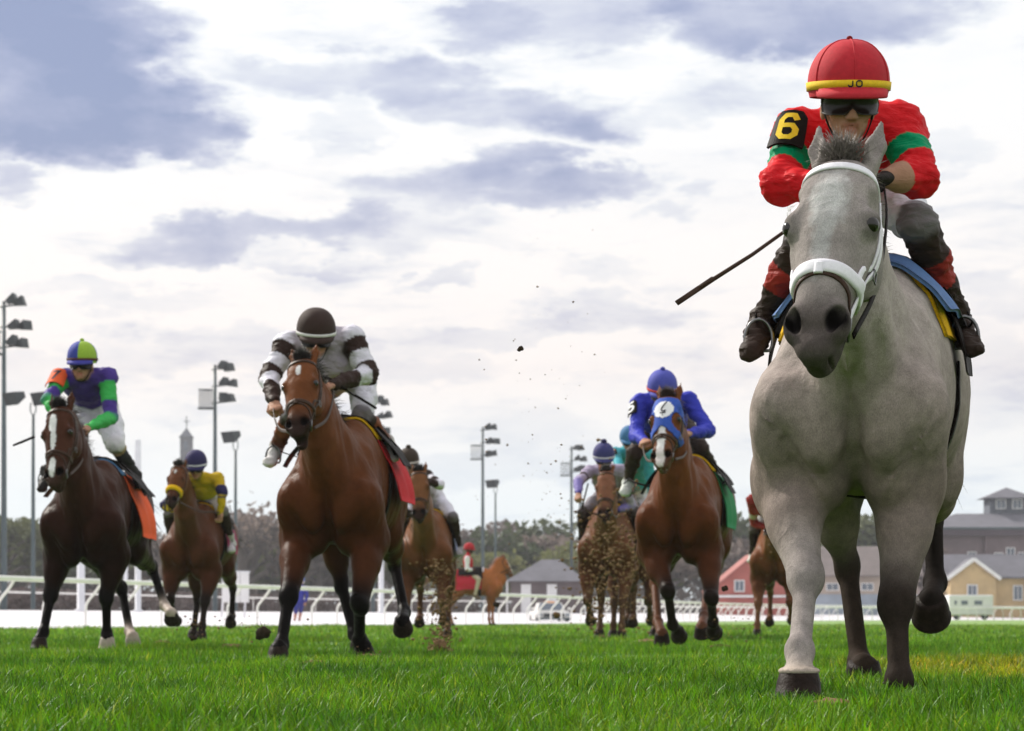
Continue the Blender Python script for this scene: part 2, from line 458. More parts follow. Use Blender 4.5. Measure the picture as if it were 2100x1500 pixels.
def vnoise(P, scale, seed=0):
    """cheap smooth value noise for slight unevenness of bodies and cloth"""
    rs = np.random.RandomState(seed); T = rs.rand(32, 32, 32)
    q = A3(P) * scale + 100; i = np.floor(q).astype(int); f = q - i; f = f * f * (3 - 2 * f); o = 0
    for a in (0, 1):
        for b in (0, 1):
            for c in (0, 1):
                w = (f[:, 0] if a else 1 - f[:, 0]) * (f[:, 1] if b else 1 - f[:, 1]) * (f[:, 2] if c else 1 - f[:, 2])
                o = o + w * T[(i[:, 0] + a) & 31, (i[:, 1] + b) & 31, (i[:, 2] + c) & 31]
    return o

def vnormals(V, Q):
    n = np.cross(V[Q[:, 2]] - V[Q[:, 0]], V[Q[:, 3]] - V[Q[:, 1]]); N = np.zeros_like(V)
    for j in range(4):
        for e in range(3): N[:, e] += np.bincount(Q[:, j], weights=n[:, e], minlength=len(V))
    return N / np.maximum(np.linalg.norm(N, axis=1), 1e-9)[:, None]
# ------------------------------------------------------------------ horses
MAT = {}
def coat_mat(name, rough, fine):
    m, T, b = mat_new(name)
    at = T.new('ShaderNodeVertexColor', layer_name='Col').outputs[0]
    tc = T.new('ShaderNodeTexCoord').outputs['Object']
    mp = T.new('ShaderNodeMapping', ins={0: tc, 3: (1.0, 1.0, 0.45)}).outputs[0]
    hair = T.noise(mp, 330, 4, 0.75).outputs['Fac']
    dap = T.noise(tc, 26, 4, 0.6).outputs['Fac']
    big = T.noise(tc, 7, 4, 0.6).outputs['Fac']
    g = T.math('MULTIPLY', T.maprange(hair, 0.3, 0.7, 1 - fine, 1 + fine), T.maprange(dap, 0.3, 0.7, 1 - fine * 0.55, 1 + fine * 0.55))
    g = T.math('MULTIPLY', g, T.maprange(big, 0.3, 0.7, 0.86, 1.14))
    T.l.new(T.new('ShaderNodeVectorMath', operation='SCALE', ins={0: at, 'Scale': g}).outputs[0], b.inputs['Base Color'])
    b.inputs['Roughness'].default_value = rough; b.inputs['Specular IOR Level'].default_value = 0.02 if fine > .2 else 0.025
    vein = T.noise(T.new('ShaderNodeMapping', ins={0: tc, 3: (1.0, 1.0, 0.5)}).outputs[0], 11, 5, 0.6, 0.6).outputs['Fac']
    rn = T.noise(T.new('ShaderNodeMapping', ins={0: tc, 3: (1.0, 1.0, 0.7)}).outputs[0], 8.5, 3, 0.55, 0.8).outputs['Fac']
    ridge = T.math('POWER', T.math('SUBTRACT', 1.0, T.math('MULTIPLY', T.math('ABSOLUTE', T.math('SUBTRACT', rn, 0.5)), 9.0), clamp=True), 2.0)
    fold = T.noise(T.new('ShaderNodeMapping', ins={0: tc, 3: (1.0, 1.0, 0.12)}).outputs[0], 30, 3, 0.6, 0.3).outputs['Fac']
    hgt = T.math('ADD', T.math('MULTIPLY', hair, 0.16), T.math('ADD', T.math('MULTIPLY', vein, 0.8), T.math('ADD', T.math('MULTIPLY', ridge, 0.16), T.math('MULTIPLY', fold, 0.30))))
    T.l.new(T.new('ShaderNodeBump', ins={'Strength': 0.5, 'Distance': 0.013, 'Height': hgt}).outputs[0], b.inputs['Normal'])
    return m
MAT['coat_grey'] = coat_mat('coat_grey', 0.66, 0.30)
MAT['coat'] = coat_mat('coat_bay', 0.36, 0.16)
MAT['hoof'] = mat_plain('hoof_horn', (0.020, 0.013, 0.010), 0.40, 0.4, 40, 0.3, spec=0.05)
MAT['hoof_pale'] = mat_plain('hoof_pale', (0.34, 0.29, 0.25), 0.5, 0.25, 40, 0.3)
MAT['eye'] = mat_plain('eye_dark', (0.010, 0.007, 0.005), 0.16, 0.1, 20, spec=0.5)
MAT['leather'] = mat_plain('leather_brown', (0.045, 0.022, 0.013), 0.45, 0.3, 60, 0.15)
MAT['leather_black'] = mat_plain('leather_black', (0.012, 0.009, 0.008), 0.5, 0.3, 60, 0.15, spec=0.03)
MAT['strap_white'] = mat_plain('strap_white', (0.82, 0.80, 0.86), 0.45, 0.06, 90, 0.1)
MAT['strap_yellow'] = mat_plain('fleece_yellow', (0.75, 0.44, 0.01), 0.9, 0.2, 120, 0.5)
MAT['steel'] = mat_plain('steel', (0.18, 0.18, 0.185), 0.30, 0.1, 60, metal=0.9)
MAT['hood_blue'] = mat_plain('hood_blue', (0.035, 0.09, 0.42), 0.7, 0.12, 60, 0.2)
MAT['white_paint'] = mat_plain('white_cloth', (0.8, 0.8, 0.82), 0.6, 0.04, 60)
MAT['ink'] = mat_plain('ink_black', (0.02, 0.02, 0.03), 0.6, 0.1, 60)

def hair_mat(name, col):
    return mat_plain(name, col, 0.45, 0.45, 130, 0.0, spec=0.5)
HAIRM = {}

def hair_clump(name, roots, dirs, length, col, parent, n=160, spread=0.35, droop=0.25, rad=0.0022, seed=1, seg=5):
    """strands as thin three-sided curved tapers"""
    rs = np.random.RandomState(seed); V = []; Q = []
    for i in range(n):
        t = rs.rand() * (len(roots) - 1); a = int(min(t, len(roots) - 2)); f = t - a
        r = A3(roots[a]) * (1 - f) + A3(roots[a + 1]) * f; d = A3(dirs[a]) * (1 - f) + A3(dirs[a + 1]) * f
        r = r + rs.randn(3) * 0.010; d = unit(unit(d) + rs.randn(3) * spread); L = length * (0.55 + 0.7 * rs.rand())
        p = r.copy(); b = len(V); s1 = unit(np.cross(d, (0.3, 0.2, 0.9))); s2 = np.cross(d, s1); bend = rs.randn(3) * 0.25
        for j in range(seg):
            w = rad * (1 - (j / seg) ** 2 * 0.85)
            for k in range(3):
                an = k * 2.094; V.append(p + (s1 * math.cos(an) + s2 * math.sin(an)) * w)
            d = unit(d + (bend + np.array((0, 0, -1.0)) * droop * 2) / seg); p = p + d * L / seg
        V.append(p)
        for j in range(seg - 1):
            for k in range(3):
                k2 = (k + 1) % 3; Q.append((b + j*3 + k, b + j*3 + k2, b + j*3 + 3 + k2, b + j*3 + 3 + k))
        e = b + (seg - 1) * 3
        for k in range(3): Q.append((e + k, e + (k + 1) % 3, b + seg * 3))
    key = tuple(round(c, 4) for c in col)
    if key not in HAIRM: HAIRM[key] = hair_mat('hair_%02d' % len(HAIRM), col)
    return mesh_obj(name, V, Q, HAIRM[key], parent)

TORSO = [(-.62, 1.12, .02, .02, .02), (-.585, 1.12, .13, .13, .12), (-.52, 1.11, .23, .20, .19), (-.36, 1.135, .34, .29, .238), (-.18, 1.17, .41, .345, .268),
         (0, 1.19, .40, .36, .287), (.22, 1.19, .35, .355, .305), (.45, 1.20, .33, .33, .305), (.65, 1.22, .33, .28, .285),
         (.82, 1.24, .32, .25, .262), (.95, 1.22, .27, .22, .22), (1.05, 1.2, .18, .17, .15), (1.10, 1.18, .03, .03, .03)]

class Horse: pass

def make_horse(name, base, yaw, label, group, poll, muzzle, fore, hind, cols, res=0.014, hres=None, drop=0.12, coat='coat', marks=(),
               width=1.0, neck_w=1.0, side=None, head_k=1.0, hoof_mats=None, mane=True, tail=True, detail=True, seed=0, lift=0.0, mouth_open=0.0, ears_back=0.0, leg_in=(1.0, 1.0)):
    """poll / muzzle / joints are points in the place; fore, hind: two legs each (image-left, image-right):
       fore = [(knee, fetlock, sole, pitch)], hind = [(stifle or None, hock, fetlock, sole, pitch)]"""
    H = Horse(); ph = yaw; cs, sn = math.cos(ph), math.sin(ph); bx, by = base
    def lc(p):
        dx, dy = p[0] - bx, p[1] - by
        return np.array((dx * cs - dy * sn, dx * sn + dy * cs, p[2]))
    def wc(p): return np.array((bx + p[0] * cs + p[1] * sn, by - p[0] * sn + p[1] * cs, p[2]))
    H.lc, H.wc = lc, wc
    dz = -drop + lift
    cb, ct, cl, cm, cf = (A3(cols[k]) for k in ('body', 'top', 'leg', 'muzzle', 'face'))
    cbel = A3(cols.get('belly', cols['body']))  # darker belly tone puts under-body shade into the coat
    pr = []
    st = [(y, cz + dz, up, dn, hw * width) for (y, cz, up, dn, hw) in TORSO]
    H.torso = st
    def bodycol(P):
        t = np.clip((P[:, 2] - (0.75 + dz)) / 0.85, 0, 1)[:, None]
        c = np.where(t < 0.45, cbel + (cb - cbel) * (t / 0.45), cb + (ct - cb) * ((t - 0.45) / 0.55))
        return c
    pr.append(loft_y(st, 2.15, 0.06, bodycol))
    # ---- neck
    poll, muz = lc(poll), lc(muzzle)
    a = unit(muz - poll); L = np.linalg.norm(muz - poll); fl = L / 0.62 * head_k
    xs_ = A3((1, 0, 0)) if side is None else A3(side); xs_ = unit(xs_ - a * xs_.dot(a))
    n = np.cross(xs_, a)
    if n[1] > 0 or (abs(n[1]) < 0.3 and n[2] < 0): n = -n
    def hp(u, t, d): return poll + xs_ * u * fl + a * t * L - n * d * fl
    H.hp, H.headL, H.fl, H.hx, H.hn, H.ha = hp, L, fl, xs_, n, a
    B0 = np.array((0, -.26, 1.23 + dz)); B1 = np.array((0, -.50, 1.30 + dz)); N2 = hp(0, 0.05, 0.185)
    mid = B1 * 0.5 + N2 * 0.5 + np.array((0, 0.02, -0.01))
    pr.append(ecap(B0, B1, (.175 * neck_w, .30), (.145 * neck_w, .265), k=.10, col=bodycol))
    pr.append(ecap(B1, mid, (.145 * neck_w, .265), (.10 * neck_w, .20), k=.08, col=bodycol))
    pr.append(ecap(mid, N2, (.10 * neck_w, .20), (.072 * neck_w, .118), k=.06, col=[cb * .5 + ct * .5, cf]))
    # neck muscles and the windpipe groove
    for s in (-1, 1):
        pr.append(cap(np.array((s * .075, -.53, 1.12 + dz)), mid + np.array((s * .055, -.07, -.10)), .075, .045, .06, bodycol))
    pr.append(cap(np.array((0, -.56, 1.08 + dz)), mid + np.array((0, -.13, -.15)), .06, .045, .05, bodycol))
    # ---- head
    hs = A3([(-.05, .06, .10), (0, .088, .15), (.10, .108, .20), (.22, .112, .245), (.33, .112, .272), (.42, .104, .272), (.50, .092, .24), (.58, .082, .20), (.67, .071, .168),
             (.76, .064, .150), (.84, .064, .135), (.92, .056, .118), (.98, .040, .09), (1.02, .02, .05)])
    dish = A3([(-.05, .03), (0, .012), (.12, -.004), (.3, -.008), (.5, .0), (.7, .004), (.85, .006), (.95, .018), (1.02, .05)])
    def fhead(X, Y, Z):
        qx, qy, qz = X - poll[0], Y - poll[1], Z - poll[2]
        u = (qx * xs_[0] + qy * xs_[1] + qz * xs_[2]) / fl; t = (qx * a[0] + qy * a[1] + qz * a[2]) / L
        d = -(qx * n[0] + qy * n[1] + qz * n[2]) / fl
        tc = np.clip(t, -.05, 1.02); w = np.interp(tc, hs[:, 0], hs[:, 1]); D = np.interp(tc, hs[:, 0], hs[:, 2]); d = d - np.interp(tc, dish[:, 0], dish[:, 1])
        w = w * (1 - 0.42 * np.clip((d / D - .25) / .75, 0, 1) * np.clip((0.8 - tc) / .3, 0.35, 1))
        A_ = np.abs(u) / w; B_ = np.abs(d - D / 2) / (D / 2); p = 2.35
        kk = (A_ ** p + B_ ** p) ** (1 / p); k1 = np.sqrt((A_ / w) ** 2 + (B_ / (D / 2)) ** 2)
        dd_ = kk * (kk - 1) / np.maximum(k1, 1e-4); ex = np.abs(t - tc) * L / fl; return np.where(ex > 1e-6, np.maximum(dd_, ex), dd_) * fl
    def headcol(P):
        t = (P - poll) @ a / L; q = np.clip((t - .58) / .28, 0, 1)[:, None]; q = q * q * (3 - 2 * q)
        return cf + (cm - cf) * q
    e = 0.22 * fl
    lo = np.minimum(poll, muz) - e; hi = np.maximum(poll, muz) + e
    pr.append(Prim(fhead, lo, hi, 0.05, '+', headcol))
    hax = (xs_, a, n)
    for s in (-1, 1):
        pr.append(ell(hp(s * .085, .295, .046), (.032 * fl, .048 * fl, .038 * fl), hax, .022, headcol))        # orbit
        pr.append(cap(hp(s * .070, .215, .036), hp(s * .097, .268, .040), .016 * fl, .014 * fl, .035, headcol))
        pr.append(cap(hp(s * .094, .276, .016), hp(s * .106, .290, .062), .0085 * fl, .0085 * fl, .010, headcol)); pr.append(cap(hp(s * .092, .348, .020), hp(s * .103, .342, .062), .006 * fl, .006 * fl, .010, headcol))  # brow
        pr.append(cap(hp(s * .088, .41, .075), hp(s * .074, .60, .070), .014 * fl, .009 * fl, .03, headcol))   # facial crest
        pr.append(ell(hp(s * .062, .33, .19), (.030 * fl, .10 * fl, .075 * fl), hax, .04, headcol))            # cheek
        pr.append(ell(hp(s * .050, .83, .030), (.032 * fl, .052 * fl, .038 * fl), hax, .020, headcol))        # nostril wing
        pr.append(ell(hp(s * .10, .20, .05), (.012 * fl, .03 * fl, .025 * fl), hax, .03, None, '-'))             # temple hollow
    pr.append(ecap(hp(0, .36, .050), hp(0, .80, .026), (.050 * fl, .036 * fl), (.034 * fl, .024 * fl), xs_, .06, headcol))
    pr.append(ell(hp(0, .945, .034), (.045 * fl, .042 * fl, .036 * fl), hax, .025, headcol))
    pr.append(ell(hp(0, .935 + .05 * mouth_open, .098 + .02 * mouth_open), (.036 * fl, .046 * fl, .034 * fl), hax, .02, headcol))
    pr.append(ell(hp(0, .985 + .012 * mouth_open, .072), (.060 * fl, (.0035 + .016 * mouth_open) * fl, .04 * fl), hax, .006, None, '-'))
    for s in (-1, 1):
        for sub in (0,):
            ax3 = (xs_ + a * (.40 * s), a - xs_ * (.40 * s), n)
            pr.append(ell(hp(s * .0530, .828, .000), (.0195 * fl, .040 * fl, .036 * fl), ax3, .006, None, '-'))
        # ears
        eb = hp(s * .058, -.035, .095); em = eb + (-a * .075 + xs_ * s * .016 + n * (.015 - .10 * ears_back)) * fl
        et = eb + (-a * .150 + xs_ * s * .022 + n * (.012 - .17 * ears_back)) * fl
        esd = unit(xs_ - n * s * 0.45)
        pr.append(ecap(eb, em, (.022 * fl, .020 * fl), (.027 * fl, .018 * fl), esd, .015, cf))
        pr.append(ecap(em, et, (.027 * fl, .018 * fl), (.003 * fl, .003 * fl), esd, .012, [cf, cf * .75]))
        en = unit(np.cross(et - eb, esd)); en = en if en.dot(n) > 0 else -en
        pr.append(ell(em + en * .016 * fl - a * .012 * fl, (.015 * fl, .055 * fl, .014 * fl), (esd, unit(et - eb), en), .006, None, '-'))
    # ---- shoulders, chest, forelegs
    feet = []
    for li, (s, (kn, fe, so, pitch)) in enumerate(zip((-1, 1), fore)):
        cl = A3(cols['legs'][li]) if 'legs' in cols else A3(cols['leg'])
        kn, fe, so = lc(kn), lc(fe), lc(so)
        li_ = leg_in[li]; S0 = np.array((s * .085 * width, -.10, 1.42 + dz)); PS = np.array((s * .20 * width * (.4 + .6 * li_), -.48, 1.08 + dz)); EL = np.array((s * .218 * width * li_, -.33, .85 + dz))
        fw = np.clip((EL[1] - kn[1]) / .5, -0.4, 1.0)
        EL = EL + np.array((0, -.06 * fw, 0)); PS = PS + np.array((0, -.05 * fw, -.02 * fw))
        pr.append(ecap(S0, PS, (.085, .17), (.11, .15), k=.07, col=bodycol))
        pr.append(ecap(PS, EL, (.112, .14), (.105, .135), k=.06, col=bodycol))
        pr.append(ell((s * .105 * width, -.565 - .03 * fw, 1.03 + dz), (.095, .085, .15), None, .05, bodycol))     # breast muscle
        pr.append(ell((s * .10 * width, -.44, .86 + dz), (.085, .13, .11), None, .06, bodycol))
        up = EL * .62 + kn * .38
        pr.append(ecap(EL, up, (.100, .130), (.082, .102), k=.06, col=bodycol))
        pr.append(ecap(up, kn, (.082, .100), (.050, .052), k=.04, col=[cb, cl]))
        d1 = unit(kn - EL); fwd = A3((0, -1, 0)); fr = unit(fwd - d1 * fwd.dot(d1))
        pr.append(ell(EL * .62 + kn * .38 + fr * .028, (.055, .055, .12), (A3((1, 0, 0)), fr, d1), .05, bodycol))   # extensor muscle
        d2 = unit(fe - kn); fr2 = unit(fwd - d2 * fwd.dot(d2))
        pr.append(ell(kn + fr2 * .010, (.057, .052, .082), (A3((1, 0, 0)), fr2, d2), .028, cl * (.72 if coat == 'grey' else 1)))
        pr.append(ell(kn - fr2 * .034, (.034, .034, .045), (A3((1, 0, 0)), fr2, d2), .025, cl))
        pr.append(ecap(kn + d2 * .05, fe, (.036, .038), (.034, .037), (1, 0, 0), .02, cl))
        pr.append(cap(kn + d2 * .06 - fr2 * .030, fe - fr2 * .024, .017, .018, .018, cl))
        feet.append((s, fe, so, pitch, cl, .046, fr2))
    # groove between the breast muscles, creases above the forelegs
    for s in (-1, 1): pr.append(ell((s * .150 * width, -.70, .90 + dz), (.012, .085, .13), ((.8, 0, -.6 * s), (0, 1, 0), (.6 * s, 0, .8)), .055, None, '-'))
    pr.append(ell((0, -.71, .98 + dz), (.016, .085, .17), None, .06, None, '-'))
    # ---- haunch and hind legs
    for li, (s, (stf, ho, fe, so, pitch)) in enumerate(zip((-1, 1), hind)):
        cl = A3(cols['legs'][2 + li]) if 'legs' in cols else A3(cols['leg'])
        ho, fe, so = lc(ho), lc(fe), lc(so)
        hip = np.array((s * .135 * width, .70, 1.27 + dz))
        ST = lc(stf) if stf is not None else np.array((s * .185 * width, .52, .93 + dz))
        BT = np.array((s * .115 * width, .90, 1.16 + dz))
        pr.append(ecap(hip, ST, (.135, .24), (.095, .135), k=.08, col=bodycol))
        pr.append(ell(BT, (.125, .16, .25), None, .07, bodycol))
        mid_g = ST * .5 + ho * .5 + np.array((0, .02, 0))
        pr.append(ecap(BT + np.array((0, -.03, -.1)), mid_g, (.10, .15), (.062, .085), k=.07, col=bodycol))
        pr.append(ecap(ST, mid_g, (.092, .13), (.066, .09), k=.06, col=bodycol))
        pr.append(ecap(mid_g, ho, (.066, .09), (.038, .052), k=.04, col=[cb * .6 + cl * .4, cl]))
        d2 = unit(fe - ho); bk = A3((0, 1, 0)); bk = unit(bk - d2 * bk.dot(d2))
        pr.append(ell(ho, (.045, .058, .060), (A3((1, 0, 0)), bk, d2), .03, cl))
        pr.append(cap(ho + bk * .045 - d2 * .065, ho + bk * .02 + d2 * .09, .026, .022, .025, cl))
        pr.append(ecap(ho + d2 * .05, fe, (.036, .040), (.034, .037), (1, 0, 0), .02, cl))
        pr.append(cap(ho + d2 * .07 + bk * .030, fe + bk * .024, .017, .018, .018, cl))
        feet.append((s, fe, so, pitch, cl, .045, -bk))
    H.feet = []
    for i, (s, fe, so, pitch, c, r, frn) in enumerate(feet):
        Rp = np.array(Matrix.Rotation(pitch, 3, 'X'))
        cor = so + Rp @ np.array((0, 0.022, 0.078))
        pcol = A3(cols['socks'][i]) if cols.get('socks') and cols['socks'][i] is not None else c
        pr.append(ell(fe, (r, r * 1.02, r * 1.05), None, .022, pcol))
        pr.append(ell(fe - frn * .022, (r * .72, r * .8, r * .85), None, .02, pcol))
        pr.append(cap(fe, cor, .036, .041, .018, pcol))
        pr.append(ell(cor, (.054, .057, .016), Rp.T, .012, A3((.44, .37, .31)) if pcol.mean() > .15 else pcol))
        if coat == 'grey' and i == 0: pr.append(ell(cor + Rp @ np.array((0, -.002, .006)), (.064, .066, .015), Rp.T, .010, A3((.46, .38, .31))))
        H.feet.append((so, pitch))
    # ---- surface
    hres = hres or res
    lo = np.min([p.lo for p in pr if p.op == '+'], axis=0) - .04; hi = np.max([p.hi for p in pr if p.op == '+'], axis=0) + .04
    xz = (min(poll[0], muz[0]) - .15, max(poll[0], muz[0]) + .15); yz = (min(poll[1], muz[1]) - .08, max(poll[1], muz[1]) + .10); zz = (min(poll[2], muz[2]) - .06, max(poll[2], muz[2]) + .2)
    gx = axis_vals(lo[0], hi[0], hres, res, [xz]); gy = axis_vals(lo[1], hi[1], hres, res, [yz]); gz = axis_vals(lo[2], hi[2], hres, res, [zz])
    D = field(pr, gx, gy, gz); V, Q = nets(D, gx, gy, gz)
    V = relax(V, Q, 1, .45)
    C = shade_cols(pr, V, .02)
    if detail:
        Nn = vnormals(V, Q); tz = np.clip((V[:, 1] - (poll[1] + .12)) / .15, 0, 1) * np.clip((V[:, 2] - .55) / .2, 0, 1)
        amp = (vnoise(V * np.array((1, 1, .22)), 14, 21) - .5) * .022 + (vnoise(V * np.array((1, 1, .4)), 34, 22) - .5) * .007
        V = V + Nn * (amp * tz)[:, None]
    # white marks on the face: (t, u, half-length, half-width)
    tt = (V - poll) @ a / L; uu = (V - poll) @ xs_ / fl; dd = -((V - poll) @ n) / fl
    wob = vnoise(V, 60, 3) * .5 + .75
    for (mt, mu, ht, hu, wc_) in marks:
        r = ((tt - mt) / ht) ** 2 + ((uu - mu) / hu) ** 2
        m = np.clip((wob * 1.1 - r) / (.9 if coat == 'grey' else .25), 0, 1) * (np.abs(dd) < .09)
        C = C + (A3(wc_) - C) * m[:, None]
    # nostrils darkened: the shade of deeper holes put into the colour
    ns = np.zeros(len(V))
    for s in (-1, 1):
        c_ = hp(s * .0530, .828, .012); ns = np.maximum(ns, np.clip(1.25 - np.linalg.norm((V - c_) / (.030 * fl), axis=1), 0, 1))
    C = C * (1 - .93 * np.clip(ns * 2.2, 0, 1)[:, None])
    for s in (-1, 1):      # dark skin round the eyes
        er = np.linalg.norm((V - hp(s * .102, .312, .038)) / (.034 * fl), axis=1); C = C * (1 - .65 * np.clip(1.35 - er, 0, 1))[:, None]
    H.root = empty(name, (bx, by, 0), -ph)
    tag(H.root, label, 'horse', group)
    H.V, H.Q = V, Q
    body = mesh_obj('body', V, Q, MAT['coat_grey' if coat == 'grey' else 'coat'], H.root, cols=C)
    H.body = body
    H.bvh = BVHTree.FromPolygons([tuple(v) for v in V.tolist()], [tuple(q) for q in Q.tolist()])
    # ---- hooves
    for i, (so, pitch) in enumerate(H.feet):
        hm = hoof_mats[i] if hoof_mats else MAT['hoof']
        P = []; Fc = []; nn = 20
        for (z, r, oy) in ((0.0, .066, 0), (.010, .067, .001), (.012, .064, .002), (.045, .060, .010), (.076, .052, .019), (.086, .047, .024)):
            for j in range(nn):
                an = 2 * math.pi * j / nn; cx, cy = math.sin(an), -math.cos(an)
                back = max(0, -math.cos(an))
                P.append(np.array((cx * r, cy * r * (1.02 if cy < 0 else .9) + oy, z * (1 - .42 * max(0, cy)))))
        for q in range(5):
            for j in range(nn): Fc.append((q * nn + j, q * nn + (j + 1) % nn, (q + 1) * nn + (j + 1) % nn, (q + 1) * nn + j))
        Fc.append(tuple(range(nn - 1, -1, -1))); Fc.append(tuple(5 * nn + j for j in range(nn)))
        Rp = np.array(Matrix.Rotation(pitch, 3, 'X'))
        P = [so + Rp @ p * (1.1 if coat == 'grey' else 1.0) for p in P]
        mesh_obj('hoof', P, Fc, hm, H.root)
    # ---- eyes
    if detail:
        for s in (-1, 1):
            mb = MB(); c_ = hp(s * .0990, .312, .033); prof = [(0.022 * fl * math.sin(math.pi * q / 10), -0.022 * fl * math.cos(math.pi * q / 10)) for q in range(11)]
            prof = [(max(r, .0004), z) for r, z in prof]
            mb.lathe(prof, c_, 16, cap=False); mb.build('eye', MAT['eye'], H.root, True)
    # ---- hair
    mc = cols['mane']
    if mane:
        k = 1.0 if detail else .35
        hair_clump('forelock', [hp(-.02, -.06, .07), hp(.0, -.07, .05), hp(.02, -.06, .07)], [n * .35 - a * .9 - xs_ * .3, n * .5 - a * .8, n * .35 - a * .9 + xs_ * .3], .070 * fl, mc, H.root, int(1100 * k), .38, .16, .0012 if detail else .004, seed)
        crest = []; cd = []
        for q in range(7):
            f = q / 6; p = hp(0, -.02, .13) * (1 - f) + np.array((0, -.22, 1.58 + dz)) * f
            h = H.bvh.ray_cast(Vector((p[0], p[1] - .05, p[2] + .5)), Vector((0, 0.0, -1)), 1.2)
            crest.append(A3(h[0]) if h[0] is not None else p); cd.append(np.array((.55, .8, .35)))
        hair_clump('mane', crest, cd, .11, mc, H.root, int(420 * k), .22, .25, .0026 if detail else .005, seed + 5)
    if tail:
        t0 = np.array((0, 1.07, 1.42 + dz))
        hair_clump('tail', [t0, t0 + np.array((0, .02, -.05))], [np.array((0.0, 1, .1)), np.array((0, 1, -.2))], .75, mc, H.root, 140 if detail else 60, .07, .42, .005 if detail else .008, seed + 9, 7)
    return H

def head_hit(H, t, ang, off=0.0):
    """surface point of the head at length t, angle ang (0 = front of face, 90 = image-right side)"""
    D = .13 if t < .5 else .085
    c = H.hp(0, t, D * (.8 if t > .7 else 1)); d = H.hn * math.cos(math.radians(ang)) + H.hx * math.sin(math.radians(ang))
    o = c + d * .35 * H.fl
    h = H.bvh.ray_cast(Vector(o), Vector(-d), .6)
    if h[0] is None: return c + d * .1, d
    return A3(h[0]) + d * off, A3(h[1])

def head_strap(H, name, path, w, th, mat, parent, per=5, off=.004):
    """path of (t, angle); laid on the head"""
    pts = catmull([np.array((t * 100, an)) for t, an in path], per); P = []; N = []
    for q in pts:
        p, nn = head_hit(H, q[0] / 100, q[1], 0); P.append(p); N.append(nn)
    P = [p + nn * off for p, nn in zip(P, N)]
    for _ in range(2):
        P = [P[0]] + [(P[i - 1] + 2 * P[i] + P[i + 1]) / 4 for i in range(1, len(P) - 1)] + [P[-1]]
        N = [N[0]] + [unit(N[i - 1] + N[i] + N[i + 1]) for i in range(1, len(N) - 1)] + [N[-1]]
    mb = MB(); mb.tube(P, 1.0, flat=(w, th), nrm=N); return mb.build(name, mat, parent, True)

def make_bridle(H, mat, noseband=None, bit=True, nose_w=.026, dark=None, label=None, reins=(), rein_mat=None, simple=False, nose_th=.008):
    """bridle as a part of the horse with its straps as sub-parts"""
    dark = dark or mat; sc = H.fl
    root = head_strap(H, 'bridle', [(.10, -86), (.06, -62), (.025, -32), (.012, 0), (.025, 32), (.06, 62), (.10, 86)], .019 * sc, .006, mat, H.root)
    if label: root['label'] = label
    for s in (-1, 1):
        head_strap(H, 'cheekpiece', [(.10, s * 84), (.2, s * 95), (.38, s * 96), (.55, s * 92), (.70, s * 92), (.80, s * 98)], .017 * sc, .006, mat, root)
        if not simple:
            head_strap(H, 'cheek_strap', [(.11, s * 76), (.22, s * 82), (.40, s * 78), (.50, s * 72), (.585, s * 66)], .012 * sc, .006, mat, root)
    head_strap(H, 'noseband', [(.60, -150), (.61, -100), (.595, -60), (.575, -30), (.565, 0), (.575, 30), (.595, 60), (.61, 100), (.60, 150)], nose_w * sc, nose_th, noseband or mat, root)
    head_strap(H, 'nose_strap', [(.78, -105), (.72, -75), (.635, -38), (.60, 0), (.635, 38), (.72, 75), (.78, 105)], .011 * sc, .005, dark, root)
    if not simple:
        head_strap(H, 'keeper', [(.555, 0), (.58, 0), (.61, 0)], .02 * sc, .010, mat, root, off=.009)
    if not simple:
        head_strap(H, 'throatlatch', [(.10, -95), (.15, -105), (.20, -114)], .012 * sc, .005, mat, root)
        head_strap(H, 'throatlatch', [(.10, 95), (.15, 105), (.20, 114)], .012 * sc, .005, mat, root)
        for s in (-1, 1):
            p, nn = head_hit(H, .47, s * 94, .012); t2 = unit(np.cross(nn, H.ha)); mb = MB(); q = []
            for (a_, b_) in ((-1, -1), (1, -1), (1, 1), (-1, 1), (-1, -1)): q.append(p + H.ha * a_ * .017 + t2 * b_ * .014)
            mb.tube(q, .0028, 6); mb.build('buckle', MAT['steel'], root, True)
    out = []
    for s in (-1, 1):
        p, nn = head_hit(H, .815, s * 98, .006)
        mb = MB(); ring = []
        ax1 = H.ha; ax2 = unit(np.cross(nn, ax1))
        for q in range(19):
            an = 2 * math.pi * q / 18; ring.append(p + (ax1 * math.cos(an) + ax2 * math.sin(an)) * .032)
        mb.tube(ring, .0045, 8, cap=False); mb.build('bit_ring', MAT['steel'], root, True)
        out.append(p + nn * .004 - H.hn * .03)
    rm = rein_mat or dark
    for s, hand in zip((-1, 1), reins):
        if hand is None: continue
        h = H.lc(hand); p = out[0 if s < 0 else 1]; m1 = p * .6 + h * .4 + np.array((s * .03, 0, -.05)); m2 = p * .25 + h * .75 + np.array((s * .03, 0, -.02))
        P = catmull([p, m1, m2, h], 7); mb = MB(); mb.tube(P, 1.0, flat=(.018, .005), nrm=[A3((s, 0, .2))] * len(P)); mb.build('rein', rm, root, True)
    return root

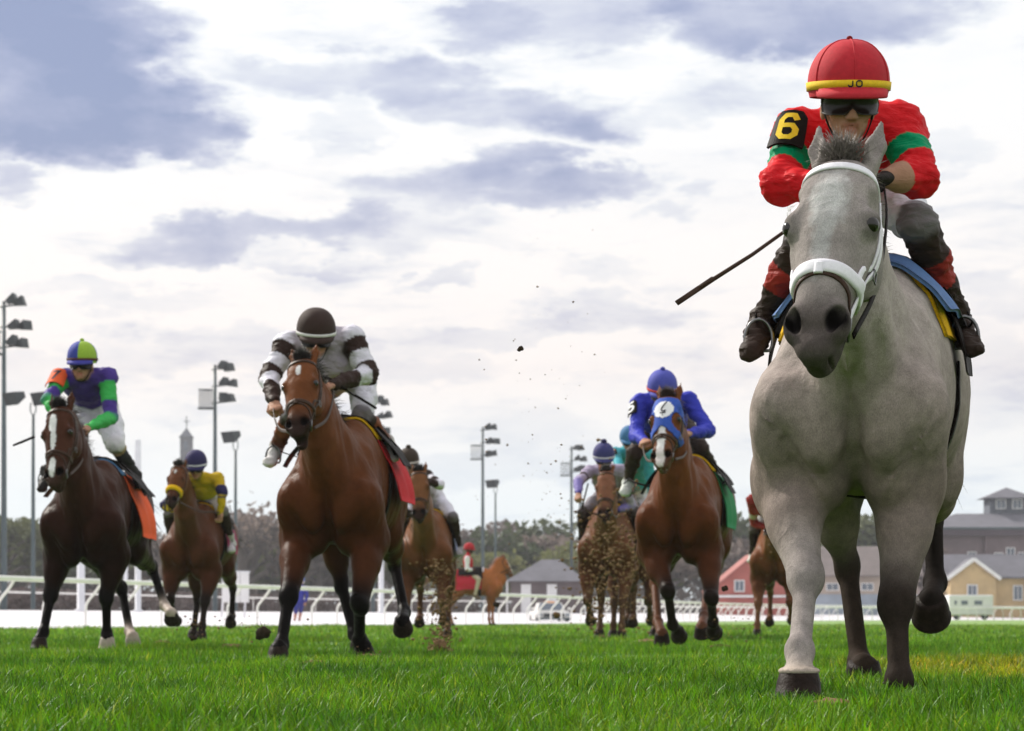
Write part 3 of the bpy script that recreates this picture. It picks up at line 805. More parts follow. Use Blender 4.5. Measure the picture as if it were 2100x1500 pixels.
def drape(H, y0, y1, z_low, off, ny=18, na=30, flare=0.0, thick=.008, both=True, side=0, skew=0.0, zl2=None, wave=0.0, seed=0):
    """cloth lying over the back from y0 to y1 (horse frame), hanging to z_low each side; returns verts, faces"""
    st = A3(H.torso); rs = np.random.RandomState(seed); ph = rs.rand(3) * 6
    G = []
    for i in range(ny + 1):
        row = []; fy = i / ny
        for j in range(na + 1):
            fa = j / na * 2 - 1
            if side: fa = side * (j / na)
            y = y0 + (y1 - y0) * fy
            cz = np.interp(y, st[:, 0], st[:, 1]); zt = z_low if zl2 is None else z_low + (zl2 - z_low) * fy
            amax = math.acos(max(-.95, min(.95, (zt - cz) / .32))); an = amax * fa
            yy = y + skew * abs(fa) ** 1.5
            d = np.array((math.sin(an), 0, math.cos(an))); o = np.array((0, yy, cz)) + d * .8
            h = H.bvh.ray_cast(Vector(o), Vector(-d), 1.0)
            p = A3(h[0]) if h[0] is not None else np.array((0, yy, cz)) + d * .33
            fl_ = flare * max(0, abs(fa) - .5) * 2
            wv = wave * max(0, abs(fa) - .35) * math.sin(fy * 9 + ph[0] + fa * 3)
            row.append(p + d * (off + fl_ * .5 + wv) + np.array((np.sign(fa) * fl_, fl_ * .4, 0)))
        G.append(row)
    G = A3(G)
    for _ in range(2): G[1:-1, 1:-1] = (G[:-2, 1:-1] + G[2:, 1:-1] + G[1:-1, :-2] + G[1:-1, 2:] + 4 * G[1:-1, 1:-1]) / 8
    V = G.reshape(-1, 3); w = na + 1; Fc = []
    for i in range(ny):
        for j in range(na): Fc.append((i*w + j, i*w + j + 1, (i+1)*w + j + 1, (i+1)*w + j))
    # thickness
    nrm = np.zeros_like(G)
    du = np.gradient(G, axis=0); dv = np.gradient(G, axis=1); nrm = np.cross(du, dv); nrm /= np.maximum(np.linalg.norm(nrm, axis=2), 1e-9)[..., None]
    sgn = np.sign(nrm[ny // 2, na // 2] @ (G[ny // 2, na // 2] - np.array((0, G[ny // 2, na // 2, 1], st[5, 1])))) or 1
    V2 = (G - nrm * sgn * thick).reshape(-1, 3); b = len(V)
    F2 = [tuple(q + b for q in f[::-1]) for f in Fc]
    rim = [i * w for i in range(ny + 1)]; rim = [j for j in range(w)] + [i * w + na for i in range(1, ny + 1)] + [ny * w + j for j in range(na - 1, -1, -1)] + [i * w for i in range(ny - 1, 0, -1)]
    F3 = [(rim[q], rim[(q + 1) % len(rim)], rim[(q + 1) % len(rim)] + b, rim[q] + b) for q in range(len(rim))]
    return np.concatenate([V, V2]), Fc + F2 + F3

def make_saddle(H, label, cloth_mat, feet, y0=-.08, y1=.42, zl=1.18, pad=None, flare=.02, group='racing saddles', wave=.006, irons=True, ankle=None, cloth_top=False, zpad=None):
    """racing saddle with its cloth, flaps, girth, leathers and irons; feet = the two feet in the place"""
    dzz = H.torso[5][1] - 1.19
    root = empty('saddle', tuple(H.root.location), H.root.rotation_euler[2]); tag(root, label, 'saddle', group)
    V, Fc = drape(H, y0, y1, zl + dzz, .034 if cloth_top else .012, flare=flare, wave=wave, thick=.014 if cloth_top else .008); mesh_obj('saddle_cloth', V, Fc, cloth_mat, root)
    V, Fc = drape(H, y0 + (.03 if cloth_top else -.06), (y1 - .16) if cloth_top else y0 + .05, (zpad or 1.44) + dzz, .016 if cloth_top else .022, thick=.012); mesh_obj('pad', V, Fc, pad or MAT['strap_yellow'], root)
    V, Fc = drape(H, y0 + (.20 if cloth_top else .10), y1 - .06, 1.36 + dzz, .06, thick=.022); mesh_obj('seat', V, Fc, MAT['leather_black'], root)
    for s in (-1, 1):
        V, Fc = drape(H, y0 + (.14 if cloth_top else 0), y0 + (.32 if cloth_top else .20), (zl - .16 if cloth_top else 1.30) + dzz, .042, side=s, na=14, ny=10, thick=.006, skew=-.04, flare=0.0 if cloth_top else flare); mesh_obj('flap', V, Fc, MAT['leather_black'], root)
    P = []; N = []
    st = A3(H.torso); cz = np.interp(.0, st[:, 0], st[:, 1])
    for q in range(33):
        an = math.radians(75 + 210 * q / 32); d = np.array((math.sin(an), 0, math.cos(an))); o = np.array((0, -.02, cz)) + d * .9
        h = H.bvh.ray_cast(Vector(o), Vector(-d), 1.2)
        if h[0] is not None: P.append(A3(h[0]) + d * .008); N.append(d)
    mb = MB(); mb.tube(P, 1.0, flat=(.08, .007), nrm=N); mb.build('girth', MAT['leather_black'], root, True)
    for s, ft in zip((-1, 1), feet):
        if ft is None: continue
        f = H.lc(ft); top = np.array((s * .25, .06, 1.36 + dzz))
        h = H.bvh.ray_cast(Vector((s * .9, f[1], f[2])), Vector((-s, 0, 0)), 1.0)
        mb = MB(); iron_top = f + np.array((0, 0, .085)); P = catmull([top, top * .5 + iron_top * .5 + np.array((s * .05, 0, 0)), iron_top], 5)
        mb.tube(P, 1.0, flat=(.016, .005), nrm=[A3((s, 0, 0))] * len(P)); mb.build('stirrup_leather', MAT['leather_black'], root, True)
        mb = MB(); ring = [f + np.array((math.cos(q / 20 * 2 * math.pi + .3) * .047 - s * .010, 0, max(-.036, math.sin(q / 20 * 2 * math.pi + .3) * .070))) for q in range(21)]
        mb.tube(ring, .006, 8, cap=False); mb.build('stirrup_iron', MAT['steel'], root, True)
    return root
# ------------------------------------------------------------------ riders
MAT['person'] = mat_attr('person_cloth_skin', 0.50, 0.07, 45, 0.0, 0.010, 0.06, 0.0)
def add_creases(m):
    T = NT(m.node_tree); b = [n for n in T.n if n.type == 'BSDF_PRINCIPLED'][0]; tc = T.new('ShaderNodeTexCoord').outputs['Object']
    h = None
    for sc_, st, w in ((8, (1, 1, 2.4), 1.0), (20, (1, 1, 1.8), .30)):
        n = T.noise(T.new('ShaderNodeMapping', ins={0: tc, 3: st}).outputs[0], sc_, 3, .5, 1.2).outputs['Fac']
        r = T.math('MULTIPLY', T.math('POWER', T.math('SUBTRACT', 1.0, T.math('MULTIPLY', T.math('ABSOLUTE', T.math('SUBTRACT', n, 0.5)), 6.0), clamp=True), 1.6), w)
        h = r if h is None else T.math('ADD', h, r)
    T.l.new(T.new('ShaderNodeBump', ins={'Strength': 0.28, 'Distance': 0.010, 'Height': h}).outputs[0], b.inputs['Normal'])
add_creases(MAT['person'])
MAT['lens'] = mat_plain('goggle_lens', (0.016, 0.012, 0.011), 0.18, 0.2, 20, spec=0.22)
MAT['frame_white'] = mat_plain('goggle_frame', (0.03, 0.025, 0.022), 0.35, 0.1, 40)
SKIN = (0.40, 0.215, 0.145)
_CLM = {}
def cloth(col, rough=0.7, sheen=0.02):
    key = tuple(round(c, 4) for c in col) + (rough,)
    if key not in _CLM: _CLM[key] = mat_plain('cloth_%02d' % len(_CLM), col, rough, 0.10, 70, 0.25, sheen=sheen, bscale=500)
    return _CLM[key]

def bands(a, b, segs):
    """colour along a limb: [(t_end, colour), ...]"""
    a, b = A3(a), A3(b); ab = b - a; L2 = ab.dot(ab)
    te = np.array([s[0] for s in segs]); cc = A3([s[1] for s in segs])
    def f(P):
        t = (P - a) @ ab / L2; return cc[np.clip(np.searchsorted(te, t), 0, len(segs) - 1)]
    return f

def hand_prims(w, d, n, col, curl=1.0, k=0.006):
    """w wrist, d pointing direction, n palm direction (fingers curl that way)"""
    d = unit(d); n = unit(A3(n) - d * A3(n).dot(d)); s = np.cross(d, n); pr = []
    pr.append(cap(w - d * .05, w + d * .01, .028, .026, .012, col))
    pr.append(ecap(w + d * .01, w + d * .082, (.030, .019), (.042, .016), s, .012, col))
    for i in range(4):
        o = (i - 1.5); m = w + d * (.088 - abs(o) * .004) + s * o * .0205; ln = (.9, 1.05, 1.0, .8)[i]
        p1 = m + (d * .45 + n * .9 * curl) * .034 * ln; p2 = p1 + (-d * .65 + n * .55) * .026 * ln * curl + d * .026 * (1 - curl)
        p3 = p2 + (-d * .7 - n * .45) * .020 * ln * curl + d * .02 * (1 - curl)
        pr.append(cap(w + d * .03 + s * o * .014, m, .012, .0108, .008, col))
        pr.append(cap(m, p1, .0108, .0098, .004, col)); pr.append(cap(p1, p2, .0098, .009, .004, col)); pr.append(cap(p2, p3, .009, .0082, .004, col))
    t0 = w + d * .022 - s * .030; t1 = t0 + (d * .6 - s * .45 + n * .5) * .042; t2 = t1 + (d * .75 + s * .35 + n * .45) * .032
    pr.append(cap(t0, t1, .015, .0125, .008, col)); pr.append(cap(t1, t2, .0118, .0095, .004, col))
    return pr

def surf(prims, res, it=1, soft=.004, lump=0.0, seed=0):
    lo = np.min([p.lo for p in prims if p.op == '+'], axis=0) - .03; hi = np.max([p.hi for p in prims if p.op == '+'], axis=0) + .03
    g = [np.arange(lo[e], hi[e] + res, res, dtype=np.float32) for e in range(3)]
    D = field(prims, *g); V, Q = nets(D, *g); V = relax(V, Q, it, .45); C = shade_cols(prims, V, soft)
    return V, Q, C

def dome_helmet(name, c, up, fw, r, colf, parent, band=None, peak=None, pom=None, seams=False, band_h=.020, mats=None, flat=1.0, bandtext=None):
    """jockey's skull cap with cover: dome over c; colf(az, el)->material index"""
    up = unit(up); fw = unit(A3(fw) - up * A3(fw).dot(up)); sd = np.cross(fw, up)
    rx, ry, rz = r * .93, r * 1.06, r * 1.02 * flat
    P = []; Fc = []; mi = []; na, ne = 32, 14
    def pt(az, el, o=0.0):
        ce = max(0.0, math.cos(el)) ** .86; x = ce * math.sin(az); y = ce * math.cos(az); z = math.sin(el)
        q = A3((x * (rx + o), y * (ry + o), z * (rz + o))); return c + sd * q[0] + fw * q[1] + up * q[2]
    els = [-.36 + (math.pi / 2 + .36) * (i / ne) for i in range(ne)]
    for el in els:
        for j in range(na): P.append(pt(2 * math.pi * (j + .5 * 0) / na, el))
    P.append(pt(0, math.pi / 2))
    for i in range(ne - 1):
        for j in range(na):
            Fc.append((i * na + j, (i + 1) * na + j, (i + 1) * na + (j + 1) % na, i * na + (j + 1) % na)); mi.append(colf((j + .5) / na, (els[i] + els[i + 1]) / 2))
    for j in range(na): Fc.append(((ne - 1) * na + j, ne * na, (ne - 1) * na + (j + 1) % na)); mi.append(colf((j + .5) / na, 1.5))
    o = mesh_obj(name, P, Fc, mats, parent); o.data.polygons.foreach_set('material_index', np.array(mi, dtype=np.int32))
    def ring(el0, el1, off, nm, m, a0=-math.pi, a1=math.pi, n=40, th=.004):
        V = []; F_ = []
        for i in range(n + 1):
            az = a0 + (a1 - a0) * i / n
            for (e, of) in ((el0, off), (el1, off), (el1, off - th), (el0, off - th)): V.append(pt(az, e, of))
        for i in range(n):
            for k in range(4): F_.append((i * 4 + k, i * 4 + (k + 1) % 4, i * 4 + 4 + (k + 1) % 4, i * 4 + 4 + k))
        return mesh_obj(nm, V, F_, m, o)
    if band is not None: ring(-.20, -.20 + band_h / r, .005, 'band', band)
    if peak is not None:
        V = []; F_ = []; n = 16
        for i in range(n + 1):
            az = -1.05 + 2.1 * i / n; w = math.cos(az / 1.05 * math.pi / 2) ** .7
            for (e, of, dz) in ((-.16, .003, 0), (-.30, .004 + .038 * w, -.004), (-.34, .003 + .036 * w, -.004), (-.30, -.006, 0)): V.append(pt(az, e, of) + up * dz)
        for i in range(n):
            for k in range(4): F_.append((i * 4 + k, i * 4 + (k + 1) % 4, i * 4 + 4 + (k + 1) % 4, i * 4 + 4 + k))
        mesh_obj('peak', V, F_, peak, o)
    if seams:
        for j in range(6):
            az = math.pi * 2 * (j + .5) / 6 if j else math.pi / 6
            az = 2 * math.pi * j / 6
            mb = MB(); mb.tube([pt(az, -.1 + (math.pi / 2 + .1) * q / 12, .0005) for q in range(13)], .0022, 6); mb.build('seam', mats[0], o, True)
    if pom is not None:
        mb = MB(); pc = pt(0, math.pi / 2) + up * pom[0] * .4; prof = [(max(.0005, pom[0] * math.sin(math.pi * q / 8)), -pom[0] * math.cos(math.pi * q / 8) * .8) for q in range(9)]
        mb.lathe(prof, pc, 12, cap=False); mb.build('top_button', pom[1], o, True)
    if bandtext:
        txt, tm, size = bandtext
        for li, ch in enumerate(txt):
            V, F_ = digit_mesh(ch, size, 1.25, .24); W_ = []
            for (x, y, z) in V:
                x += (li - len(txt) / 2) * size * 1.55 + size * .15
                W_.append(pt(-x / ry, -.20 + (y + band_h * .22) / r, .0068))
            mesh_obj('letter', W_, F_, tm, o, smooth=False)
    return o

DIGITS = {'J': [(.06, .30), (.20, .02), (.55, .0), (.74, .18), (.74, 1)], 'O': [(.30, 0), (.08, .22), (.08, .78), (.30, 1), (.70, 1), (.92, .78), (.92, .22), (.70, 0), (.30, 0)],
          '6': [(.82, .80), (.66, 1), (.30, 1), (.12, .82), (.12, .18), (.30, 0), (.66, 0), (.84, .18), (.84, .38), (.66, .54), (.14, .54)],
          '7': [(.08, 1), (.86, 1), (.42, 0)], '5': [(.82, 1), (.16, 1), (.14, .55), (.62, .58), (.84, .42), (.84, .16), (.64, 0), (.28, 0), (.12, .16)],
          '2': [(.12, .78), (.30, 1), (.66, 1), (.84, .82), (.84, .64), (.12, .02), (.88, .0)]}
def digit_mesh(txt, size, aspect=.72, w=.20):
    """block numeral as a flat stroked ribbon"""
    P = [np.array((x * aspect, y)) * size for x, y in DIGITS[txt]]; h = w * size * .5; V = []; Fc = []
    for i, p in enumerate(P):
        d0 = P[i] - P[i - 1] if i else P[1] - P[0]; d1 = P[i + 1] - P[i] if i < len(P) - 1 else d0
        d0 = d0 / np.linalg.norm(d0); d1 = d1 / np.linalg.norm(d1); t = d0 + d1; t = t / np.linalg.norm(t)
        nn = np.array((-t[1], t[0])); m = h / max(.55, abs(nn @ np.array((-d0[1], d0[0]))))
        V += [(*(p + nn * m), 0), (*(p - nn * m), 0)]
    for i in range(len(P) - 1): Fc.append((2 * i, 2 * i + 1, 2 * i + 3, 2 * i + 2))
    # subdivide along the strokes so the numeral can follow the curve of the arm
    V2 = []; F2 = []
    for (a, b, c, d) in Fc:
        for k in range(4):
            f0, f1 = k / 4, (k + 1) / 4; q = [A3(V[a]) + (A3(V[d]) - A3(V[a])) * f0, A3(V[b]) + (A3(V[c]) - A3(V[b])) * f0, A3(V[b]) + (A3(V[c]) - A3(V[b])) * f1, A3(V[a]) + (A3(V[d]) - A3(V[a])) * f1]
            n0 = len(V2); V2 += [tuple(x) for x in q]; F2.append((n0, n0 + 1, n0 + 2, n0 + 3))
    return V2, F2

def arm_badge(root, p0, p1, r, facing, h, wdt, mat, txt, tmat, size, edge=None, twist=0.0, bold=.004, aspect=1.0):
    """number cloth strapped round the upper arm between p0 and p1, its number facing 'facing'"""
    p0, p1 = A3(p0), A3(p1); ax = unit(p0 - p1); c = p0 * .5 + p1 * .5; f = A3(facing); f = unit(f - ax * f.dot(ax)); s = np.cross(f, ax) * -1
    s = np.cross(ax, f)
    if s[0] < 0: s = -s
    amax = wdt / r / 2; n = 14; V = []; F_ = []
    def pt(x, y, o):
        an = x / r; return c + ax * y + (f * math.cos(an) + s * math.sin(an)) * (r + o)
    ys = [-h / 2, -h / 2 + .012, 0, h / 2 - .02, h / 2]; inset = [.0, .0, .004, .010, .028]
    for lay in (.004, -.004):
        for y, ins in zip(ys, inset):
            for i in range(n + 1): V.append(pt((-1 + 2 * i / n) * (wdt / 2 - ins), y, lay))
    m = n + 1; L = len(ys) * m
    for q in range(len(ys) - 1):
        for i in range(n):
            F_.append((q * m + i, q * m + i + 1, q * m + m + i + 1, q * m + m + i)); F_.append((L + q * m + i, L + q * m + m + i, L + q * m + m + i + 1, L + q * m + i + 1))
    rim = [i for i in range(m)] + [q * m + n for q in range(1, len(ys))] + [(len(ys) - 1) * m + i for i in range(n - 1, -1, -1)] + [q * m for q in range(len(ys) - 2, 0, -1)]
    for q in range(len(rim)): a_, b_ = rim[q], rim[(q + 1) % len(rim)]; F_.append((a_, b_, b_ + L, a_ + L))
    o = mesh_obj('number_cloth', V, F_, mat, root, smooth=False)
    TV, TF = digit_mesh(txt, size, aspect); hh = max(v[1] for v in TV); lo = min(v[1] for v in TV)
    mx = (max(v[0] for v in TV) + min(v[0] for v in TV)) / 2
    ct, st_ = math.cos(twist), math.sin(twist)
    W_ = [pt((v[0] - mx) * ct - (v[1] - (hh + lo) / 2) * st_, (v[1] - (hh + lo) / 2) * ct + (v[0] - mx) * st_, .0062) for v in TV]
    mesh_obj('number', W_, TF, tmat, o, smooth=False)
    return o

def make_rider(label, base, J, C, res=.012, group='jockeys', face=True, hands=True, helmet=None, goggles=None, facing=(0, -1, -.15), up=(0, -.2, 1), arm_r=1.0, torso_w=1.0,
               head_r=1.0, hand_n=None, cat='person', relaxed=False, hres=.0045, leg_r=1.0):
    """J: joints in the place (two-element lists are image-left, image-right)"""
    root = empty('person', base); tag(root, label, cat, group); b0 = A3(base)
    g = {k: ([A3(q) - b0 for q in v] if isinstance(v, list) else A3(v) - b0) for k, v in J.items()}
    pr = []; up = unit(up); fw = unit(A3(facing) - up * A3(facing).dot(up)); sd = np.cross(fw, up)
    if sd[0] < 0: sd = -sd
    hc = g['head']; chest, pel = g['chest'], g['pelvis']; shm = (g['shoulder'][0] + g['shoulder'][1]) / 2
    sdv = unit(g['shoulder'][1] - g['shoulder'][0])
    tw = torso_w
    # trunk
    tcol = C['torso']
    pr.append(ecap(shm * .75 + chest * .25, chest, (.135 * tw, .09), (.165 * tw, .12), sdv, .06, tcol))
    pr.append(ecap(chest, pel * .62 + chest * .38, (.165 * tw, .12), (.14 * tw, .105), sdv, .06, tcol))
    pr.append(ecap(pel * .62 + chest * .38, pel, (.14 * tw, .105), (.145, .12), sdv, .05, C.get('hips', C['breeches'])))
    pr.append(cap(shm, hc - up * .05 * head_r - fw * .01, .062, .052, .03, C.get('collar', tcol)))
    for i in (0, 1):
        s, e, w = g['shoulder'][i], g['elbow'][i], g['wrist'][i]; aw = arm_r
        uc, lc_ = C['upper'], C['fore']
        if isinstance(uc, dict): uc = uc[i]
        if isinstance(lc_, dict): lc_ = lc_[i]
        ucf = bands(s, e, uc) if isinstance(uc, list) else uc; lcf = bands(e, w, lc_) if isinstance(lc_, list) else lc_
        pr.append(ell(s, (.064 * aw, .066 * aw, .064 * aw), None, .04, ucf))
        pr.append(cap(shm * .55 + s * .45, s, .074, .058 * aw, .05, tcol))
        pr.append(cap(s, e, .066 * aw, .055 * aw, .03, ucf))
        pr.append(cap(e, e * .35 + w * .65, .055 * aw, .043 * aw, .02, lcf)); pr.append(cap(e * .35 + w * .65, w, .041 * aw, .033, .012, lcf))
        h, k_, an, to = g['hip'][i], g['knee'][i], g['ankle'][i], g['toe'][i]
        pr.append(cap(pel * .4 + h * .6, h * .5 + k_ * .5, .105 * leg_r, .085 * leg_r, .05, C['breeches'])); pr.append(cap(h * .5 + k_ * .5, k_, .085 * leg_r, .062 * leg_r, .03, C['breeches']))
        bt = C['boot']; bt = bt[i] if isinstance(bt, dict) else bt
        btf = bands(k_, an, bt) if isinstance(bt, list) else bt
        pr.append(cap(k_, k_ * .6 + an * .4, .067, .058, .012, btf)); pr.append(cap(k_ * .6 + an * .4, an, .056, .041, .02, btf))
        fc = C.get('foot', C['boot'] if not isinstance(bt, list) else bt[-1][1])
        d = unit(to - an); pr.append(ell(an, (.044, .047, .047), None, .02, fc)); pr.append(ecap(an + np.array((0, .015, -.015)), to, (.044, .042), (.044, .028), sd, .02, fc))
        pr.append(ell(an + np.array((0, .045, -.035)), (.03, .03, .028), None, .02, fc))
    # head: skull, jaw, nose, lips, chin, ears
    hr = head_r; sk = A3(C.get('skin', SKIN)); H3 = (sd, fw, up)
    q = lambda x, y, z: hc + (sd * x + fw * y + up * z) * hr
    pr.append(ell(q(0, -.005, .02), (.074 * hr, .094 * hr, .100 * hr), H3, .02, sk))
    pr.append(ell(q(0, .028, -.058), (.055 * hr, .062 * hr, .062 * hr), H3, .03, sk))
    if face:
        pr.append(cap(q(0, .082, .005), q(0, .108, -.040), .010 * hr, .0145 * hr, .012, sk * .97))
        for s in (-1, 1):
            pr.append(ell(q(s * .013, .098, -.045), (.010 * hr, .011 * hr, .008 * hr), H3, .008, sk * .92))
            pr.append(ell(q(s * .042, .062, -.025), (.026 * hr, .024 * hr, .022 * hr), H3, .02, sk))
            pr.append(ell(q(s * .076, -.008, -.02), (.010 * hr, .020 * hr, .032 * hr), H3, .008, sk))
            pr.append(ell(q(s * .030, .078, .012), (.014 * hr, .012 * hr, .008 * hr), H3, .010, None, '-'))
        pr.append(ell(q(0, .088, -.068), (.024 * hr, .010 * hr, .006 * hr), H3, .005, sk * A3((.85, .62, .62))))
        pr.append(ell(q(0, .085, -.081), (.021 * hr, .011 * hr, .007 * hr), H3, .005, sk * A3((.85, .62, .62))))
        pr.append(ell(q(0, .076, -.108), (.024 * hr, .020 * hr, .018 * hr), H3, .018, sk * .93))
    V, Q, CC = surf(pr, res, 1, .0035)
    # folds of loose cloth
    N = vnormals(V, Q); cl = np.abs(CC - sk).sum(axis=1) > .05
    V = V + N * ((vnoise(V * np.array((1, 1, 1.6)), 16, 5) - .5) * .020 * cl)[:, None] + N * ((vnoise(V * np.array((1, 1, 2.4)), 42, 8) - .5) * .011 * cl)[:, None]
    mesh_obj('body', V, Q, MAT['person'], root, cols=CC)
    if hands:
        for i in (0, 1):
            e, w = g['elbow'][i], g['wrist'][i]; n_ = A3(hand_n[i]) if hand_n else A3((0, -.25, -1.0)) + sdv * (.3 if i == 0 else -.3)
            hv, hq, hc_ = surf(hand_prims(w, unit(w - e), n_, A3(C.get('hand', sk))), hres, 1); mesh_obj('hand', hv, hq, MAT['person'], root, cols=hc_)
    if helmet: helmet(root, hc, up, fw, hr)
    if goggles is not None and face:
        V = []; F_ = []; n = 16
        def gp(az, z, o):
            return q(math.sin(az) * (.079 + o), .018 + math.cos(az) * (.080 + o) , z)
        hts = [(-1, .0), (1, 0)]
        for lay in (.012, .006):
            for i in range(n + 1):
                az = -1.25 + 2.5 * i / n; nose = max(0, 1 - abs(az) / .22) * .020; dn = -.036 + nose + .012 * max(0, abs(az) - .9) * 2; upz = .020
                V += [gp(az, dn, lay), gp(az, (dn + upz) / 2, lay + .004 * (lay > .01)), gp(az, upz, lay)]
        L = (n + 1) * 3
        for i in range(n):
            for k in range(2): a_ = i * 3 + k; F_.append((a_, a_ + 3, a_ + 4, a_ + 1)); F_.append((L + a_, L + a_ + 1, L + a_ + 4, L + a_ + 3))
        rim = [i * 3 for i in range(n + 1)] + [n * 3 + 1] + [i * 3 + 2 for i in range(n, -1, -1)] + [1]
        for k in range(len(rim)): a_, b_ = rim[k], rim[(k + 1) % len(rim)]; F_.append((a_, b_, b_ + L, a_ + L))
        go = mesh_obj('goggles', V, F_, goggles, root)
        for (z, k) in ((.031, 2), ):
            mb = MB(); mb.tube([A3(V[i * 3 + k]) for i in range(n + 1)], .0032, 6); mb.build('goggle_frame', MAT['frame_white'], go, True)
        mb = MB(); mb.tube([A3(V[i * 3]) for i in range(n + 1)], .0028, 6); mb.build('goggle_frame', MAT['frame_white'], go, True)
        for s in (-1, 1):
            mb = MB(); mb.tube([q(s * .079, .03, -.0), q(s * .080, -.02, .012)], 1.0, flat=(.016, .004), nrm=[sd * s, sd * s])
            mb.build('goggle_strap', MAT['leather_black'], go, True)
        mb = MB(); mb.tube(catmull([q(-.079, .0, .02), q(-.070, .03, -.05), q(-.035, .06, -.118), q(0, .066, -.129), q(.035, .06, -.118), q(.070, .03, -.05), q(.079, .0, .02)], 4), 1.0, flat=(.012, .004), nrm=[up * -1.0 + fw * .4] * 25)
        mb.build('chin_strap', MAT['leather_black'], root, True)
    return root

def crop(name, grip, a, tip, mat, label, group='riding crops'):
    """riding whip: grip, shaft and flap"""
    root = empty(name, tuple(grip)); tag(root, label, 'whip', group); o = A3(grip); a = A3(a) - o; tip = A3(tip) - o; d = unit(tip - a)
    mb = MB(); mb.tube([a - d * .02, a + d * .14], [.010, .009], 10); mb.build('grip', MAT['leather_black'], root, True)
    L = np.linalg.norm(tip - a)
    mb = MB(); mb.tube([a + d * .14, a + d * (L * .5) + np.array((0, 0, -.006)), a + d * (L - .10)], [.0055, .006, .0075], 8); mb.build('shaft', mat, root, True)
    mb = MB(); mb.tube([a + d * (L - .16), a + d * (L - .06), tip], 1.0, flat=(.0145, .006), nrm=[A3((0.2, -1, .3))] * 3); mb.build('flap', mat, root, True)
    return root
# ------------------------------------------------------------------ ground: turf, track, land beyond
RAIL = [(-19.5, 20), (-15.0, 37), (-11, 52), (-5.5, 72.5), (1, 96), (8, 128), (16, 160), (27, 185), (42, 203), (70, 222), (120, 240)]
def rail_pts(step, off=0.0, src=RAIL):
    P = catmull([np.array((x, y, 0.0)) for x, y in src], 24); out = [P[0]]; acc = 0.0
    for a, b in zip(P[:-1], P[1:]):
        L = np.linalg.norm(b - a); n = 0
        while acc + L >= step:
            f = (step - acc) / L; a = a + (b - a) * f; L = np.linalg.norm(b - a); acc = 0.0; out.append(a.copy())
        acc += L
    if off:
        res = []
        for i, p in enumerate(out):
            d = unit(out[min(i + 1, len(out) - 1)] - out[max(i - 1, 0)]); res.append(p + np.array((-d[1], d[0], 0)) * off)
        out = res
    return out

def grass_mat(name, blades):
    m, T, b = mat_new(name)
    geo = T.new('ShaderNodeNewGeometry').outputs['Position']
    big = T.noise(geo, 0.55, 4, 0.6).outputs['Fac']; mid = T.noise(geo, 3.2, 4, 0.65).outputs['Fac']; fin = T.noise(geo, 90.0, 2, 0.6).outputs['Fac']
    mixf = T.math('ADD', T.math('MULTIPLY', big, 0.45), T.math('ADD', T.math('MULTIPLY', mid, 0.40), T.math('MULTIPLY', fin, 0.15)))
    c = T.ramp(mixf, [(0.34, (0.018, 0.072, 0.003)), (0.45, (0.066, 0.192, 0.004)), (0.55, (0.145, 0.310, 0.007)), (0.66, (0.29, 0.43, 0.014))])
    # yellower patch of turf at the right of the track
    sep = T.new('ShaderNodeSeparateXYZ', ins={0: geo}).outputs
    px = T.math('MULTIPLY', T.math('SUBTRACT', sep[0], 2.35), 1.35); py = T.math('MULTIPLY', T.math('SUBTRACT', sep[1], 11.3), 0.36)
    r2 = T.math('ADD', T.math('MULTIPLY', px, px), T.math('MULTIPLY', py, py))
    yellowish = T.math('MULTIPLY', T.maprange(r2, 1.5, 0.0, 0.0, 1.0, True), T.maprange(mid, 0.36, 0.62, 0.10, 0.75))
    c = T.mix(yellowish, c, (0.46, 0.42, 0.015))
    dist = T.maprange(sep[1], 14.0, 60.0, 0.0, 0.55)
    c = T.mix(dist, c, (0.19, 0.30, 0.04))
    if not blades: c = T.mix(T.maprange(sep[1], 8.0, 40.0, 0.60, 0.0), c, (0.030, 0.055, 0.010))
    if blades: c = T.mix(1.0, c, T.new('ShaderNodeVertexColor', layer_name='Col').outputs[0], 'MULTIPLY')
    T.l.new(c, b.inputs['Base Color']); b.inputs['Roughness'].default_value = 0.5; b.inputs['Specular IOR Level'].default_value = 0.25
    if blades:
        tr = T.new('ShaderNodeBsdfTranslucent', ins={0: c}); mx = T.new('ShaderNodeMixShader', ins={0: 0.34, 1: b.outputs[0], 2: tr.outputs[0]})
        out = [n for n in T.n if n.type == 'OUTPUT_MATERIAL'][0]; T.l.new(mx.outputs[0], out.inputs[0])
    return m
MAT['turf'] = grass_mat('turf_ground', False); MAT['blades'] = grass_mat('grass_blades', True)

def turf_h(x, y):
    return 0.012 * np.sin(x * 1.9 + y * .7) + 0.010 * np.sin(y * 1.3 - x * .6) + 0.006 * np.sin(x * 5.1 + 1.0) * np.sin(y * 3.3) - .012

